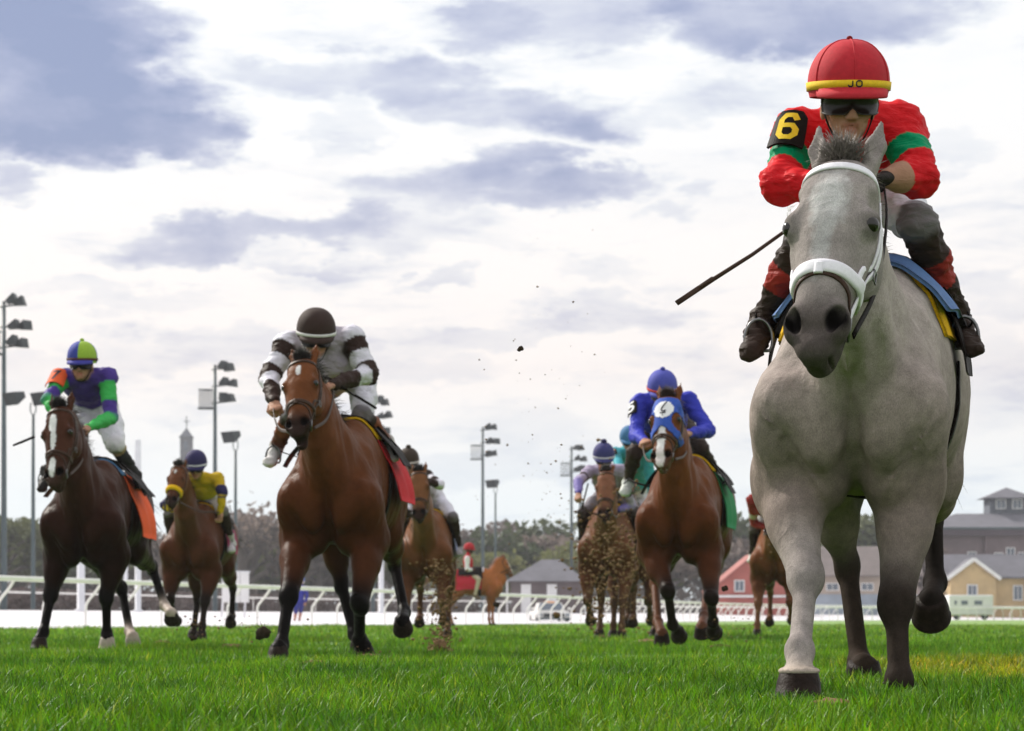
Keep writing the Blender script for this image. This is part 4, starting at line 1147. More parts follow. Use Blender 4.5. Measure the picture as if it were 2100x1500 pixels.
def build_ground():
    # land to the horizon
    m = mat_plain('far_land', (0.12, 0.15, 0.06), 0.9, 0.3, 0.08)
    mesh_obj('ground', [(-430, -60, -.6), (430, -60, -.6), (430, 690, -.6), (-430, 690, -.6)], [(0, 1, 2, 3)], m, smooth=False)['kind'] = 'structure'
    # turf course, as a fine sheet near the camera
    rp = rail_pts(4.0, -.6); left = {}
    ys = np.concatenate([np.arange(-6, 26, .25), np.arange(26, 60, 1.0), np.arange(60, 260, 4.0)])
    R = A3(rp); V = []; nx = 61
    for y in ys:
        xl = np.interp(y, R[:, 1], R[:, 0], left=-19.5 - (20 - y) * .25)
        xr = 30 + max(0, y) * .9
        f = np.linspace(0, 1, nx); x = xl + (xr - xl) * f ** 1.3
        for q in x: V.append((q, y, turf_h(q, y) if y < 40 else -.01))
    Q = np.array([(i * nx + j, i * nx + j + 1, (i + 1) * nx + j + 1, (i + 1) * nx + j) for i in range(len(ys) - 1) for j in range(nx - 1)])
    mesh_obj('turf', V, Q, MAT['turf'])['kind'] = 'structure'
    # pale sand track beyond the rail, banked away from the turf
    mt, T, b = mat_new('sand_track')
    g = T.new('ShaderNodeNewGeometry').outputs['Position']
    n1 = T.noise(T.new('ShaderNodeMapping', ins={0: g, 3: (.6, .12, 1)}).outputs[0], 1.4, 5, .6).outputs['Fac']
    T.l.new(T.ramp(n1, [(.3, (.56, .53, .56)), (.7, (.74, .72, .76))]), b.inputs['Base Color']); b.inputs['Roughness'].default_value = .5
    ra = rail_pts(4.0, -.6); V = []; Q = []
    offs = [0, 4, 12, 24, 34, 36]; hs = [0.0, .08, .26, .50, .62, .62]
    cols_ = []
    for o, h in zip(offs, hs):
        pts = rail_pts(4.0, -.6 + o); cols_.append([(p[0], p[1], h) for p in pts])
    n = len(cols_[0]); w = len(offs)
    for i in range(n):
        for c in cols_: V.append(c[i])
    for i in range(n - 1):
        for j in range(w - 1): Q.append((i * w + j, (i + 1) * w + j, (i + 1) * w + j + 1, i * w + j + 1))
    mesh_obj('sand_track', V, Q, mt)['kind'] = 'structure'
    # infield land behind the track
    pa = rail_pts(4.0, 35.3); V = []; Q = []
    for p in pa: V += [(p[0], p[1], .60), (p[0] - 260, p[1] + 330, .9)]
    for i in range(len(pa) - 1): Q.append((2 * i, 2 * i + 2, 2 * i + 3, 2 * i + 1))
    b0 = len(V); V += [(120, 270, .60), (400, 330, .6), (400, 660, .9), (-200, 660, .9)]
    mesh_obj('infield', V, Q + [(b0 - 2, b0 + 1, b0 + 2, b0 - 1)], mat_plain('infield_land', (.17, .16, .11), .9, .3, .1))['kind'] = 'structure'

def build_grass():
    rs = np.random.RandomState(7)
    zones = [(4.3, 6.6, 7500, .064, .0046, 3), (6.6, 9.5, 5200, .062, .0052, 3), (9.5, 14, 2600, .058, .0066, 2), (14, 22, 1000, .056, .0085, 1), (22, 36, 300, .056, .016, 1), (36, 75, 60, .055, .04, 1)]
    VV = []; CC = []; off = 0
    tri = []
    for (y0, y1, dens, hgt, wid, seg) in zones:
        hw = lambda y: y * .226 + 1.7
        area = (hw(y0) + hw(y1)) * (y1 - y0); n = int(area * dens)
        y = y0 + (y1 - y0) * rs.rand(n); x = (rs.rand(n) * 2 - 1) * hw(y)
        # tufts: denser and taller in clumps
        cl = vnoise(np.stack([x, y, y * 0], 1), 3.3, 11) * .6 + vnoise(np.stack([x, y, y * 0], 1), 9.0, 12) * .4
        keep = rs.rand(n) < np.clip(.05 + cl * 1.6, 0, 1); x, y, cl = x[keep], y[keep], cl[keep]; n = len(x)
        h = hgt * (.40 + .9 * rs.rand(n)) * (.30 + 1.4 * cl); an = rs.rand(n) * 6.283; lean = (.15 + .55 * rs.rand(n) ** 1.5) * h
        la = rs.rand(n) * 6.283; z0 = turf_h(x, y) if y0 < 40 else x * 0 - .01
        h *= .88 * (1 - .55 * np.exp(-((x - .86) / .16) ** 2 - ((y - 7.0) / .30) ** 2)); dx, dy = np.cos(la) * lean, np.sin(la) * lean; sx, sy = np.cos(an) * wid * .5, np.sin(an) * wid * .5
        j = rs.rand(n) * .8 + .5; sx, sy = sx * j, sy * j
        br = (.45 + 1.05 * rs.rand(n) ** 1.3)[:, None] * np.array((1.0, 1.0, 1.0)) * np.stack([.75 + .6 * rs.rand(n), np.ones(n), .8 + .5 * rs.rand(n)], 1)
        yellowish = rs.rand(n) < .022; br[yellowish] = np.array((3.2, 1.7, 6.0))  # a few scattered dry blades
        if seg == 1:
            P = np.stack([np.stack([x - sx, y - sy, z0 - .004], 1), np.stack([x + sx, y + sy, z0 - .004], 1), np.stack([x + dx, y + dy, z0 + h], 1)], 1).reshape(-1, 3)
            k = np.arange(n)[:, None] * 3 + off; tri.append(k + np.array([[0, 1, 2]])); off += 3 * n; VV.append(P); CC.append(np.repeat(br, 3, axis=0))
        else:
            lv = [(0.0, 1.0), (.5, .85)] if seg == 2 else [(0.0, 1.0), (.38, .95), (.72, .65)]
            pts = []
            for (f, q) in lv:
                b = f ** 1.9
                pts += [np.stack([x + dx * b - sx * q, y + dy * b - sy * q, z0 - .004 + h * f * (1 - .12 * b)], 1), np.stack([x + dx * b + sx * q, y + dy * b + sy * q, z0 - .004 + h * f * (1 - .12 * b)], 1)]
            pts.append(np.stack([x + dx, y + dy, z0 + h * (1 - .25 * lean / np.maximum(h, 1e-4))], 1))
            P = np.stack(pts, 1).reshape(-1, 3); m = len(pts); k = np.arange(n)[:, None] * m + off
            for q in range(len(lv) - 1): tri.append(k + np.array([[2*q, 2*q+1, 2*q+3]])); tri.append(k + np.array([[2*q, 2*q+3, 2*q+2]]))
            q = len(lv) - 1; tri.append(k + np.array([[2*q, 2*q+1, 2*q+2]])); off += m * n; VV.append(P); CC.append(np.repeat(br, m, axis=0))
    o = mesh_obj('grass', np.concatenate(VV), np.concatenate(tri), MAT['blades'], smooth=False, cols=np.concatenate(CC))
    tag(o, 'short bright green turf grass across the foreground', 'grass', kind='stuff')
build_ground()
build_grass()
# ------------------------------------------------------------------ rails, lamps, buildings, trees beyond the track
MAT['rail'] = mat_plain('rail_white', (.82, .80, .78), .45, .08, 2.0)
MAT['pole'] = mat_plain('pole_steel', (.075, .10, .11), .5, .15, 2.0)
MAT['pole_white'] = mat_plain('pole_white', (.70, .70, .75), .5, .08, 2.0)
MAT['lamp_dark'] = mat_plain('lamp_housing', (.045, .05, .055), .5, .2, 3.0)
MAT['lamp_glass'] = mat_plain('lamp_glass', (.25, .28, .32), .15, .1, 3.0, spec=.7)
MAT['glass'] = mat_plain('window_glass', (.10, .12, .16), .1, .2, 1.0, spec=.8)
MAT['trim'] = mat_plain('trim_white', (.72, .71, .72), .6, .08, 2.0)

def track_z(p, extra=0.0):
    """height of the banked track at a point beyond the rail"""
    R = A3(rail_pts(4.0)); d = np.sqrt(((R[:, :2] - A3(p)[:2]) ** 2).sum(axis=1)).min()
    return float(np.interp(d + .6, [0, 4, 12, 24, 34, 36], [0, .08, .26, .50, .62, .62]))

def build_rail(off, height, r, step, label, goose=True, zf=None, start=0, cutoff=None):
    pts = rail_pts(step, off); back = rail_pts(step, off + (.42 if goose else 0.02))
    root = empty('running_rail', (0, 0, 0)); tag(root, label, 'rail', 'white running rails')
    zz = [zf(p) if zf else -.01 for p in pts]
    P = [np.array((p[0], p[1], z + height)) for p, z in zip(pts, zz)]
    mb = MB(); mb.tube(P, r, 10); mb.build('rail', MAT['rail'], root, True)
    me = None
    for i, (p, b, z) in enumerate(zip(pts, back, zz)):
        if not (-2 < p[0] + 21 and p[1] > 30 and (p[0] - 1.5) / p[1] < .24): continue
        if cutoff and p[1] > cutoff: continue
        d = np.array((b[0] - p[0], b[1] - p[1], 0))
        if goose: Q = catmull([np.array((0, 0, height)) , d * .35 + np.array((0, 0, height * .80)), d * .85 + np.array((0, 0, height * .58)), d + np.array((0, 0, height * .42)), d + np.array((0, 0, -.1))], 4)
        else: Q = [np.array((0, 0, height)), np.array((0, 0, -.1))]
        mb = MB(); mb.tube(Q, r * .55, 8); o = mb.build('post', MAT['rail'], root, True); o.location = (p[0], p[1], z)
    return root
build_rail(0.0, 1.10, .062, 2.25, 'white running rail with leaning posts along the turf edge')
build_rail(33.5, .95, .05, 4.5, 'far white rail along the outside of the sand track', goose=False, zf=lambda p: .62, cutoff=230)
# the far turn: a second inner rail whose posts stand close together
TURN = [(6, 150), (18, 168), (30, 182), (46, 196), (70, 212)]
def build_turn_rail():
    root = empty('running_rail', (0, 0, 0)); tag(root, 'low white rail with close-set posts on the far turn at right', 'rail', 'white running rails')
    P = rail_pts(1.1, 1.6, TURN); mb = MB(); mb.tube([p + np.array((0, 0, .95)) for p in P], .05, 8); mb.build('rail', MAT['rail'], root, True)
    for p in P:
        mb = MB(); mb.tube([np.array((0, 0, .95)), np.array((.12, .25, .5)), np.array((.12, .25, -.05))], .03, 6); o = mb.build('post', MAT['rail'], root, True); o.location = tuple(p)
build_turn_rail()

def flood_head(mb, c, yaw, pitch, w=.62, h=.5, d=.45):
    R = Matrix.Rotation(yaw, 3, 'Z') @ Matrix.Rotation(pitch, 3, 'X')
    P = []
    for (f, q) in ((-.5, .45), (.5, 1.0)):
        for sx in (-1, 1):
            for sz in (-1, 1): P.append(tuple(R @ Vector((sx * w / 2 * q, -d * f, sz * h / 2 * q)) + Vector(c)))
    mb.add(P, [(0, 1, 3, 2), (4, 6, 7, 5), (0, 4, 5, 1), (2, 3, 7, 6), (0, 2, 6, 4), (1, 5, 7, 3)])

def light_tower(px, top, Y, label, side=1, seed=0):
    b = wp(px, HZ, Y); z0 = .6; H_ = wp(px, top, Y)[2]; root = empty('floodlight_tower', (b[0], b[1], z0)); tag(root, label, 'light tower', 'floodlight towers')
    h = H_ - z0; mb = MB(); mb.tube([np.array((0, 0, 0)), np.array((0, 0, h * .5)), np.array((0, 0, h - .4))], [.17, .135, .095], 12); mb.build('pole', MAT['pole'], root, True)
    rs = random.Random(seed)
    mb = MB()
    for k in range(3):
        z = h - 2.6 + k * 1.05; L = (.85, 1.0, .8)[k]
        mb.tube([np.array((-.2 * side, 0, z)), np.array((side * L, -.2, z + .1))], .05, 6)
    mb.tube([np.array((0, 0, h - 2.8)), np.array((0, 0, h - .2))], .09, 8); mb.build('bracket', MAT['lamp_dark'], root, True)
    for k in range(3):
        z = h - 2.5 + k * 1.05; L = (.85, 1.0, .8)[k]
        for f in (.55, 1.05):
            mb = MB(); flood_head(mb, (side * L * f, -.3 + .3 * rs.random(), z + .1 + .3 * (rs.random() - .5)), side * (.5 + 1.1 * rs.random()), -.45 + .35 * rs.random(), .62, .50, .55); o = mb.build('floodlight', MAT['lamp_dark'], root)
    # service cage
    mb = MB(); z = h - 2.9; s = -side
    for q in range(6):
        x = s * (.15 + q * .16); mb.tube([np.array((x, -.35, z)), np.array((x, -.35, z + 1.15))], .022, 5)
        mb.tube([np.array((x, .35, z)), np.array((x, .35, z + 1.15))], .022, 5)
    for zz in (z, z + 1.15):
        for y in (-.35, .35): mb.tube([np.array((s * .1, y, zz)), np.array((s * 1.0, y, zz))], .03, 5)
    mb.box((s * .55, 0, z - .03), (1.0, .75, .05)); c = mb.build('service_cage', MAT['lamp_dark'], root); c['kind'] = 'stuff'
    return root
light_tower(8, 610, 124, 'tallest floodlight tower at the far left edge', 1, 1)
light_tower(441, 742, 150, 'floodlight tower with cage above the yellow-clad jockey', 1, 2)
light_tower(765, 815, 178, 'floodlight tower half hidden behind the black-and-white striped jockey', 1, 3)
light_tower(990, 871, 202, 'floodlight tower standing behind the mounted outrider', 1, 4)
light_tower(1172, 911, 222, 'floodlight tower beside the jockey reaching out with a whip', 1, 5)

def yard_lamp(px, top, Y, label, twin=False, side=-1):
    b = wp(px, HZ, Y); z0 = .6; h = wp(px, top, Y)[2] - z0; root = empty('yard_lamp', (b[0], b[1], z0)); tag(root, label, 'lamp post', 'small lamp posts')
    mb = MB(); mb.tube([np.array((0, 0, 0)), np.array((0, 0, h - 1.0))], [.11, .07], 10); mb.build('pole', MAT['pole'], root, True)
    mb = MB(); mb.tube(catmull([np.array((-.10, 0, h - .45)), np.array((-.13, 0, h - .8)), np.array((0, 0, h - 1.05)), np.array((.13, 0, h - .8)), np.array((.10, 0, h - .45))], 4), .03, 6); mb.build('yoke', MAT['pole'], root, True)
    for x in ((-.75, .55) if twin else (-.12,)):
        mb = MB(); flood_head(mb, (x, -.2, h - .2), .8 * side, .35, 1.05, .62, .7); mb.build('lamp_head', MAT['lamp_dark'], root)
    return root
yard_lamp(68, 806, 112, 'lamp post with two heads behind the horse wearing orange cloth', True)
yard_lamp(483, 886, 130, 'single-headed lamp post right of the yellow-clad jockey')
yard_lamp(1016, 985, 184, 'single-headed lamp post right of the mounted outrider')

def plain_pole(px, top, Y, r, label, m='pole_white'):
    b = wp(px, HZ, Y); root = MB(); h = wp(px, top, Y)[2] - .5
    root.lathe([(r * 1.6, 0), (r * 1.6, .08), (r, .12), (r, h - .06), (r * .8, h)], (0, 0, 0), 14); o = root.build('flag_pole', MAT[m], None, True); o.location = (b[0], b[1], .5); tag(o, label, 'pole', 'plain white poles'); return o
plain_pole(283, 902, 118, .15, 'tall plain pole behind the rump of the horse with orange cloth')
plain_pole(166, 1090, 105, .17, 'short thick white post seen under the horse with orange cloth')
plain_pole(258, 1120, 120, .10, 'thin white post beside the tall plain pole')
plain_pole(782, 1100, 150, .16, 'pale post seen between the striped jockey\'s horse\'s legs')
plain_pole(1190, 1000, 215, .12, 'thin post just right of the rightmost floodlight tower', 'pole')

# ---- buildings
def wall_mat(name, col, boards=0.0):
    m, T, b = mat_new(name); g = T.new('ShaderNodeNewGeometry').outputs['Position']
    n = T.noise(g, .9, 5, .6).outputs['Fac']; c = T.ramp(n, [(.3, tuple(q * .82 for q in col)), (.7, tuple(min(1, q * 1.12) for q in col))])
    T.l.new(c, b.inputs['Base Color']); b.inputs['Roughness'].default_value = .8
    return m
def box_part(name, x0, x1, y0, y1, z0, z1, m, parent):
    mb = MB(); mb.box(((x0 + x1) / 2, (y0 + y1) / 2, (z0 + z1) / 2), (abs(x1 - x0), abs(y1 - y0), abs(z1 - z0))); return mb.build(name, m, parent)
def window(parent, x, z, w, h, y=-.06, fr=None):
    f = MB(); t = .09
    f.box((x, y, z + h / 2 + t / 2), (w + 2 * t, .10, t)); f.box((x, y, z - h / 2 - t / 2), (w + 2 * t, .14, t)); f.box((x - w / 2 - t / 2, y, z), (t, .10, h)); f.box((x + w / 2 + t / 2, y, z), (t, .10, h)); f.box((x, y, z), (.05, .08, h))
    o = f.build('window', fr or MAT['trim'], parent); box_part('pane', x - w / 2, x + w / 2, y + .02, y + .05, z - h / 2, z + h / 2, MAT['glass'], o); return o
def gable_roof(parent, x0, x1, y0, y1, z, rise, m, axis='x', over=.4, th=.16):
    """ridge along axis; two slopes as separate panels"""
    out = []
    for s in (-1, 1):
        mb = MB()
        if axis == 'x':
            ym = (y0 + y1) / 2; ye = (y0 - over) if s < 0 else (y1 + over); sl = rise / ((y1 - y0) / 2)
            a = [(x0 - over, ye, z - over * sl), (x1 + over, ye, z - over * sl), (x1 + over, ym, z + rise), (x0 - over, ym, z + rise)]
        else:
            xm = (x0 + x1) / 2; xe = (x0 - over) if s < 0 else (x1 + over); sl = rise / ((x1 - x0) / 2)
            a = [(xe, y0 - over, z - over * sl), (xe, y1 + over, z - over * sl), (xm, y1 + over, z + rise), (xm, y0 - over, z + rise)]
        P = a + [(p[0], p[1], p[2] + th) for p in a]
        mb.add(P, [(3, 2, 1, 0), (4, 5, 6, 7), (0, 1, 5, 4), (1, 2, 6, 5), (2, 3, 7, 6), (3, 0, 4, 7)]); out.append(mb.build('roof_slope', m, parent))
    return out
def gable_wall(parent, x0, x1, y, z0, z1, rise, m, th=.2, axis='x'):
    mb = MB(); xm = (x0 + x1) / 2; prof = [(x0, z0), (x1, z0), (x1, z1), (xm, z1 + rise), (x0, z1)]
    if axis == 'x': P = [(x, y, z) for x, z in prof] + [(x, y + th, z) for x, z in prof]
    else: P = [(y, x, z) for x, z in prof] + [(y + th, x, z) for x, z in prof]
    mb.add(P, [(0, 1, 2, 3, 4), (9, 8, 7, 6, 5)] + [(i, i + 5, (i + 1) % 5 + 5, (i + 1) % 5) for i in range(5)]); return mb.build('gable_wall', m, parent)

def X_(px, Y): return (px - CX) * Y / F_PX
def Z_(py, Y): return CAM_H - (py - HZ) * Y / F_PX

def build_buildings():
    roofg = wall_mat('roof_grey', (.13, .125, .15)); roofb = wall_mat('roof_brown', (.19, .155, .15))
    # long low house with grey hipped roof
    Y = 205; r = empty('house', (X_(1110, Y), Y, .6)); tag(r, 'low dark house with grey roof and white door panels behind the outrider', 'house', 'houses beyond the track')
    wm = wall_mat('wall_dark', (.115, .085, .09)); k = Y / F_PX; hz = Z_(1190, Y) - .6; hr = Z_(1146, Y) - .6
    box_part('wall', -2.6, 3.4, 0, 6, -.5, hz, wm, r)
    mb = MB(); e = .5; P = [(-2.6 - e, -e, hz - .1), (3.4 + e, -e, hz - .1), (3.4 + e, 6 + e, hz - .1), (-2.6 - e, 6 + e, hz - .1), (.1, 3, hr), (1.6, 3, hr)]
    mb.add(P, [(0, 1, 5, 4), (1, 2, 5), (2, 3, 4, 5), (3, 0, 4), (3, 2, 1, 0)]); mb.build('roof', roofg, r)
    for x in (-1.3, .9): box_part('door', x - .42, x + .42, -.06, -.005, -.4, hz - .35, MAT['trim'], r)
    for x in (-2.9, 3.7): box_part('porch_post', x - .07, x + .07, -.4, -.26, -.5, hz - .1, MAT['trim'], r)
    # red house
    Y = 210; r = empty('house', (X_(1548, Y), Y, .6)); tag(r, 'red gabled house with white window behind the blue jockey\'s horse', 'house', 'houses beyond the track')
    rm = wall_mat('wall_red', (.38, .095, .075)); zt = Z_(1138, Y) - .6; ze = Z_(1208, Y) - .6
    gable_wall(r, -3.6, 3.6, 0, -.4, ze, zt - ze, rm); box_part('wall', -3.5, 3.5, .2, 8, -.4, ze, rm, r)
    gable_roof(r, -3.6, 3.6, 0, 8, ze, zt - ze, wall_mat('roof_red', (.33, .10, .085)), 'y', .35)
    window(r, -1.35, ze + .25, .72, .85); box_part('eave_board', -4.1, 4.1, -.35, -.2, ze - .75, ze - .55, MAT['trim'], r)
    # tan house, long hipped roof
    Y = 222; r = empty('house', (X_(1765, Y), Y, .6)); tag(r, 'tan house with long brown roof seen between the grey horse\'s legs', 'house', 'houses beyond the track')
    tm = wall_mat('wall_tan', (.42, .35, .30)); bl = wall_mat('wall_blue', (.30, .35, .42)); zt = Z_(1122, Y) - .6; ze = Z_(1176, Y) - .6
    box_part('wall', -4.5, 5.2, 0, 7, ze * .48, ze, tm, r); box_part('lower_wall', -4.5, 5.2, .05, 7, -.4, ze * .48, bl, r)
    gable_roof(r, -4.5, 5.2, 0, 7, ze, zt - ze, roofb, 'x', .5)
    for x in (-2.6, .6, 3.4): window(r, x, ze * .66, 1.0, .55)
    # yellow cottage with a cross gable
    Y = 218; r = empty('house', (X_(2010, Y), Y, .6)); tag(r, 'yellow cottage with white-edged gable in front of the big hall', 'house', 'houses beyond the track')
    ym = wall_mat('wall_yellow', (.50, .36, .19)); ze = Z_(1182, Y) - .6; zt = Z_(1150, Y) - .6
    box_part('wall', -2.6, 7.5, 0, 7, -.4, ze, ym, r); gable_roof(r, -2.6, 7.5, 0, 7, ze, 1.9, roofg, 'x', .4)
    gable_wall(r, -2.9, 1.2, -1.2, -.4, ze, zt - ze, ym); box_part('bay_wall', -2.8, 1.1, -1.0, -.01, -.4, ze, ym, r); gable_roof(r, -2.9, 1.2, -1.2, 2.8, ze, zt - ze, roofg, 'y', .3)
    for s, (xa, xb) in ((-1, (-2.9, -.85)), (1, (1.2, -.85))):
        mb = MB(); mb.tube([np.array((xa + s * .35, -1.58, ze - .3)), np.array((xb, -1.58, zt + .08))], 1.0, flat=(.10, .28), nrm=[A3((0, 0, 1))] * 2); mb.build('barge_board', MAT['trim'], r)
    window(r, -.95, ze * .55, .75, 1.3, -1.27); window(r, 3.4, ze * .55, .7, 1.2); window(r, 5.4, ze * .55, .7, 1.2)
    mb = MB(); mb.add([(4.2, -1.6, ze * .72), (7.2, -1.6, ze * .72), (7.2, 0, ze * .95), (4.2, 0, ze * .95)], [(0, 1, 2, 3)]); mb.box((5.7, -.8, ze * .70), (3.0, 1.6, .08)); mb.build('porch_roof', roofb, r)
    for x in (4.3, 7.1): box_part('porch_post', x - .07, x + .07, -1.55, -1.41, -.4, ze * .68, MAT['trim'], r)
    # big hall with cupola
    Y = 262; r = empty('hall', (X_(2010, Y), Y, .6)); tag(r, 'large dark hall with square roof lantern at the right edge', 'building')
    hm = wall_mat('wall_mauve', (.155, .115, .125)); ze = Z_(1082, Y) - .6; z2 = Z_(1060, Y) - .6; zc = Z_(1018, Y) - .6; zp = Z_(994, Y) - .6
    box_part('wall', -5.6, 11, 0, 12, -.4, ze - .9, hm, r); box_part('fascia', -6.2, 11.6, -.7, 12.5, ze - .9, ze - .25, wall_mat('fascia_dark', (.075, .055, .07)), r); box_part('eave_trim', -6.3, 11.7, -.8, 12.6, ze - .24, ze, MAT['pole'], r)
    mb = MB(); P = [(-6.2, -.7, ze), (11.6, -.7, ze), (11.6, 12.5, ze), (-6.2, 12.5, ze), (-1.8, 4, z2 + .5), (8, 4, z2 + .5), (8, 8, z2 + .5), (-1.8, 8, z2 + .5)]
    mb.add(P, [(0, 1, 5, 4), (1, 2, 6, 5), (2, 3, 7, 6), (3, 0, 4, 7), (4, 5, 6, 7)]); mb.build('roof', roofg, r)
    lm = wall_mat('lantern_grey', (.10, .11, .14)); lt = box_part('lantern', 1.9, 6.2, 4.2, 7.8, z2 + .3, zc, lm, r)
    mb = MB(); P = [(1.2, 3.4, zc), (6.9, 3.4, zc), (6.9, 8.6, zc), (1.2, 8.6, zc), (4.05, 6, zp)]; mb.add(P, [(0, 1, 4), (1, 2, 4), (2, 3, 4), (3, 0, 4), (3, 2, 1, 0)]); mb.build('lantern_roof', roofg, r)
    for x in (3.1, 4.9): window(lt, x, (z2 + .3 + zc) / 2 + .3, .95, .9, 4.14)
    for i, (x, h) in enumerate(((-3.6, 1.1), (-.9, 1.7), (2.0, 1.5), (3.3, 2.6), (4.6, 1.6), (7.4, 2.4))): window(r, x, ze * .62, .8, h)
    for x in (-5.4, .6, 6.2): box_part('pillar', x - .16, x + .16, -.5, -.2, -.4, ze - .9, hm, r)
    # church steeple
    Y = 420; r = empty('church', (X_(381, Y), Y, .6)); tag(r, 'grey church steeple with a cross rising over the yellow-clad jockey', 'church')
    cm = wall_mat('church_stone', (.17, .17, .20)); zt = Z_(905, Y); zs = Z_(888, Y); zc = Z_(862, Y)
    box_part('tower', -1.0, 1.0, 0, 2.0, -.5, zt, cm, r); box_part('cornice', -1.15, 1.15, -.15, 2.15, zt, zt + .25, cm, r)
    mb = MB(); mb.add([(-1.05, -.05, zt + .25), (1.05, -.05, zt + .25), (1.05, 2.05, zt + .25), (-1.05, 2.05, zt + .25), (0, 1, zs + .4)], [(0, 1, 4), (1, 2, 4), (2, 3, 4), (3, 0, 4)]); mb.build('spire', cm, r)
    mb = MB(); mb.box((0, 1, (zs + zc) / 2 + .2), (.14, .14, zc - zs)); mb.box((0, 1, zc - .75), (1.0, .14, .14)); mb.build('cross', MAT['lamp_dark'], r)
    box_part('belfry_opening', -.35, .35, -.04, -.005, zt - 2.2, zt - .7, MAT['glass'], r)
    box_part('nave', -5, 5, 2.05, 26, -.5, 9, cm, r); gable_roof(r, -5, 5, 2.05, 26, 9, 5, roofg, 'y', .3)
    # white trailer
    Y = 192; r = empty('trailer', (X_(1992, Y), Y, .05)); tag(r, 'white box trailer with small dark windows behind the far rail', 'trailer')
    zt = Z_(1223, Y); mb = MB(); mb.box((0, 1.1, zt * .55 + .1), (3.5, 2.2, zt * .9 - .1), bev=.08); mb.build('body', MAT['trim'], r)
    for x, w in ((-1.25, .18), (-.55, .5), (.55, .62)): box_part('pane', x - w / 2, x + w / 2, -.03, -.002, zt * .62, zt * .62 + .32, MAT['glass'], r)
    for x in (-1.1, 1.1):
        mb = MB(); mb.lathe([(.05, -.1), (.28, -.1), (.30, -.05), (.30, .05), (.28, .1), (.05, .1)], (x, .25, .28), 16, Matrix.Rotation(math.radians(90), 3, 'X')); mb.build('wheel', MAT['lamp_dark'], r, True)
    # white screen board on legs by the rail
    Y = 92; r = empty('screen_board', (X_(483, Y), Y, .2)); tag(r, 'white panelled screen standing behind the rail beyond the yellow-nosed horse', 'screen')
    zt = Z_(1174, Y) - .2; zb = Z_(1236, Y) - .2
    for i in range(3): box_part('panel', -.52 + i * .35, -.19 + i * .35, 0, .05, zb, zt, MAT['trim'], r)
    mb = MB(); mb.box((0, .07, zt + .02), (1.1, .06, .06)); mb.build('top_bar', MAT['pole_white'], r)
    for x in (-.45, .42):
        mb = MB(); mb.tube([np.array((x, .1, zt)), np.array((x - .12, .25, -.1))], .035, 6); mb.build('leg', MAT['pole_white'], r, True)
    # pickup on the track
    Y = 112; z0 = track_z((X_(1128, Y), Y)); r = empty('utility_truck', (X_(1128, Y), Y, z0 - .16), .1); r.scale = (.78, .78, .62); tag(r, 'small white utility truck facing the camera on the sand track', 'truck')
    wm = mat_plain('car_white', (.72, .70, .68), .25, .05, 2.0); k = .95
    mb = MB(); prof = [(-.95, .35), (-.95, .85), (-.88, 1.0), (.88, 1.0), (.95, .85), (.95, .35)]
    P = [(x, -1.9 + (.12 if z > .9 else 0), z) for x, z in prof] + [(x, 2.9, z) for x, z in prof]; n = 6
    mb.add(P, [tuple(range(n - 1, -1, -1)), tuple(range(n, 2 * n))] + [(i, (i + 1) % n, (i + 1) % n + n, i + n) for i in range(n)]); mb.build('body', wm, r)
    mb = MB(); P = [(-.85, -.7, 1.0), (.85, -.7, 1.0), (.85, 1.3, 1.0), (-.85, 1.3, 1.0), (-.68, -.1, 1.62), (.68, -.1, 1.62), (.68, 1.1, 1.62), (-.68, 1.1, 1.62)]
    mb.add(P, [(0, 1, 5, 4), (1, 2, 6, 5), (2, 3, 7, 6), (3, 0, 4, 7), (4, 5, 6, 7), (3, 2, 1, 0)]); mb.build('cab', wm, r)
    mb = MB(); P = [(-.76, -.655, 1.06), (.76, -.655, 1.06), (.62, -.165, 1.57), (-.62, -.165, 1.57)]; P = [(x, y - .02, z + .015) for x, y, z in P]; mb.add(P, [(0, 1, 2, 3)]); mb.build('windscreen', MAT['glass'], r)
    box_part('grille', -.6, .6, -1.96, -1.91, .55, .82, MAT['lamp_dark'], r); box_part('bumper', -.98, .98, -2.02, -1.92, .36, .50, MAT['pole'], r)
    for s in (-1, 1):
        box_part('headlight', s * .82 - .13, s * .82 + .13, -1.95, -1.91, .62, .82, MAT['lamp_glass'], r)
        box_part('wing_mirror', s * 1.08 - .1, s * 1.08 + .1, -.62, -.5, 1.08, 1.28, wm, r)
        for y in (-1.2, 2.0):
            mb = MB(); mb.lathe([(.05, -.12), (.34, -.12), (.37, -.06), (.37, .06), (.34, .12), (.05, .12)], (s * .86, y, .37), 18, Matrix.Rotation(math.radians(90), 3, 'Y')); mb.build('wheel', MAT['lamp_dark'], r, True)
    box_part('light_bar', -.3, .3, .1, .3, 1.625, 1.72, cloth((.8, .35, .1)), r)
build_buildings()

# ---- trees
def leaf_mat(name, c0, c1):
    m, T, b = mat_new(name); g = T.new('ShaderNodeNewGeometry'); oi = T.new('ShaderNodeObjectInfo')
    n = T.noise(g.outputs['Position'], .8, 4, .6).outputs['Fac']; n2 = T.math('ADD', T.math('MULTIPLY', n, .75), T.math('MULTIPLY', oi.outputs['Random'], .3))
    c = T.ramp(n2, [(.35, c0), (.8, c1)]); T.l.new(c, b.inputs['Base Color']); b.inputs['Roughness'].default_value = .7; b.inputs['Specular IOR Level'].default_value = .2
    tr = T.new('ShaderNodeBsdfTranslucent', ins={0: c}); mx = T.new('ShaderNodeMixShader', ins={0: .25, 1: b.outputs[0], 2: tr.outputs[0]})
    out = [q for q in T.n if q.type == 'OUTPUT_MATERIAL'][0]; T.l.new(mx.outputs[0], out.inputs[0]); return m
MAT['bark'] = mat_plain('bark', (.13, .11, .105), .9, .3, 3.0)
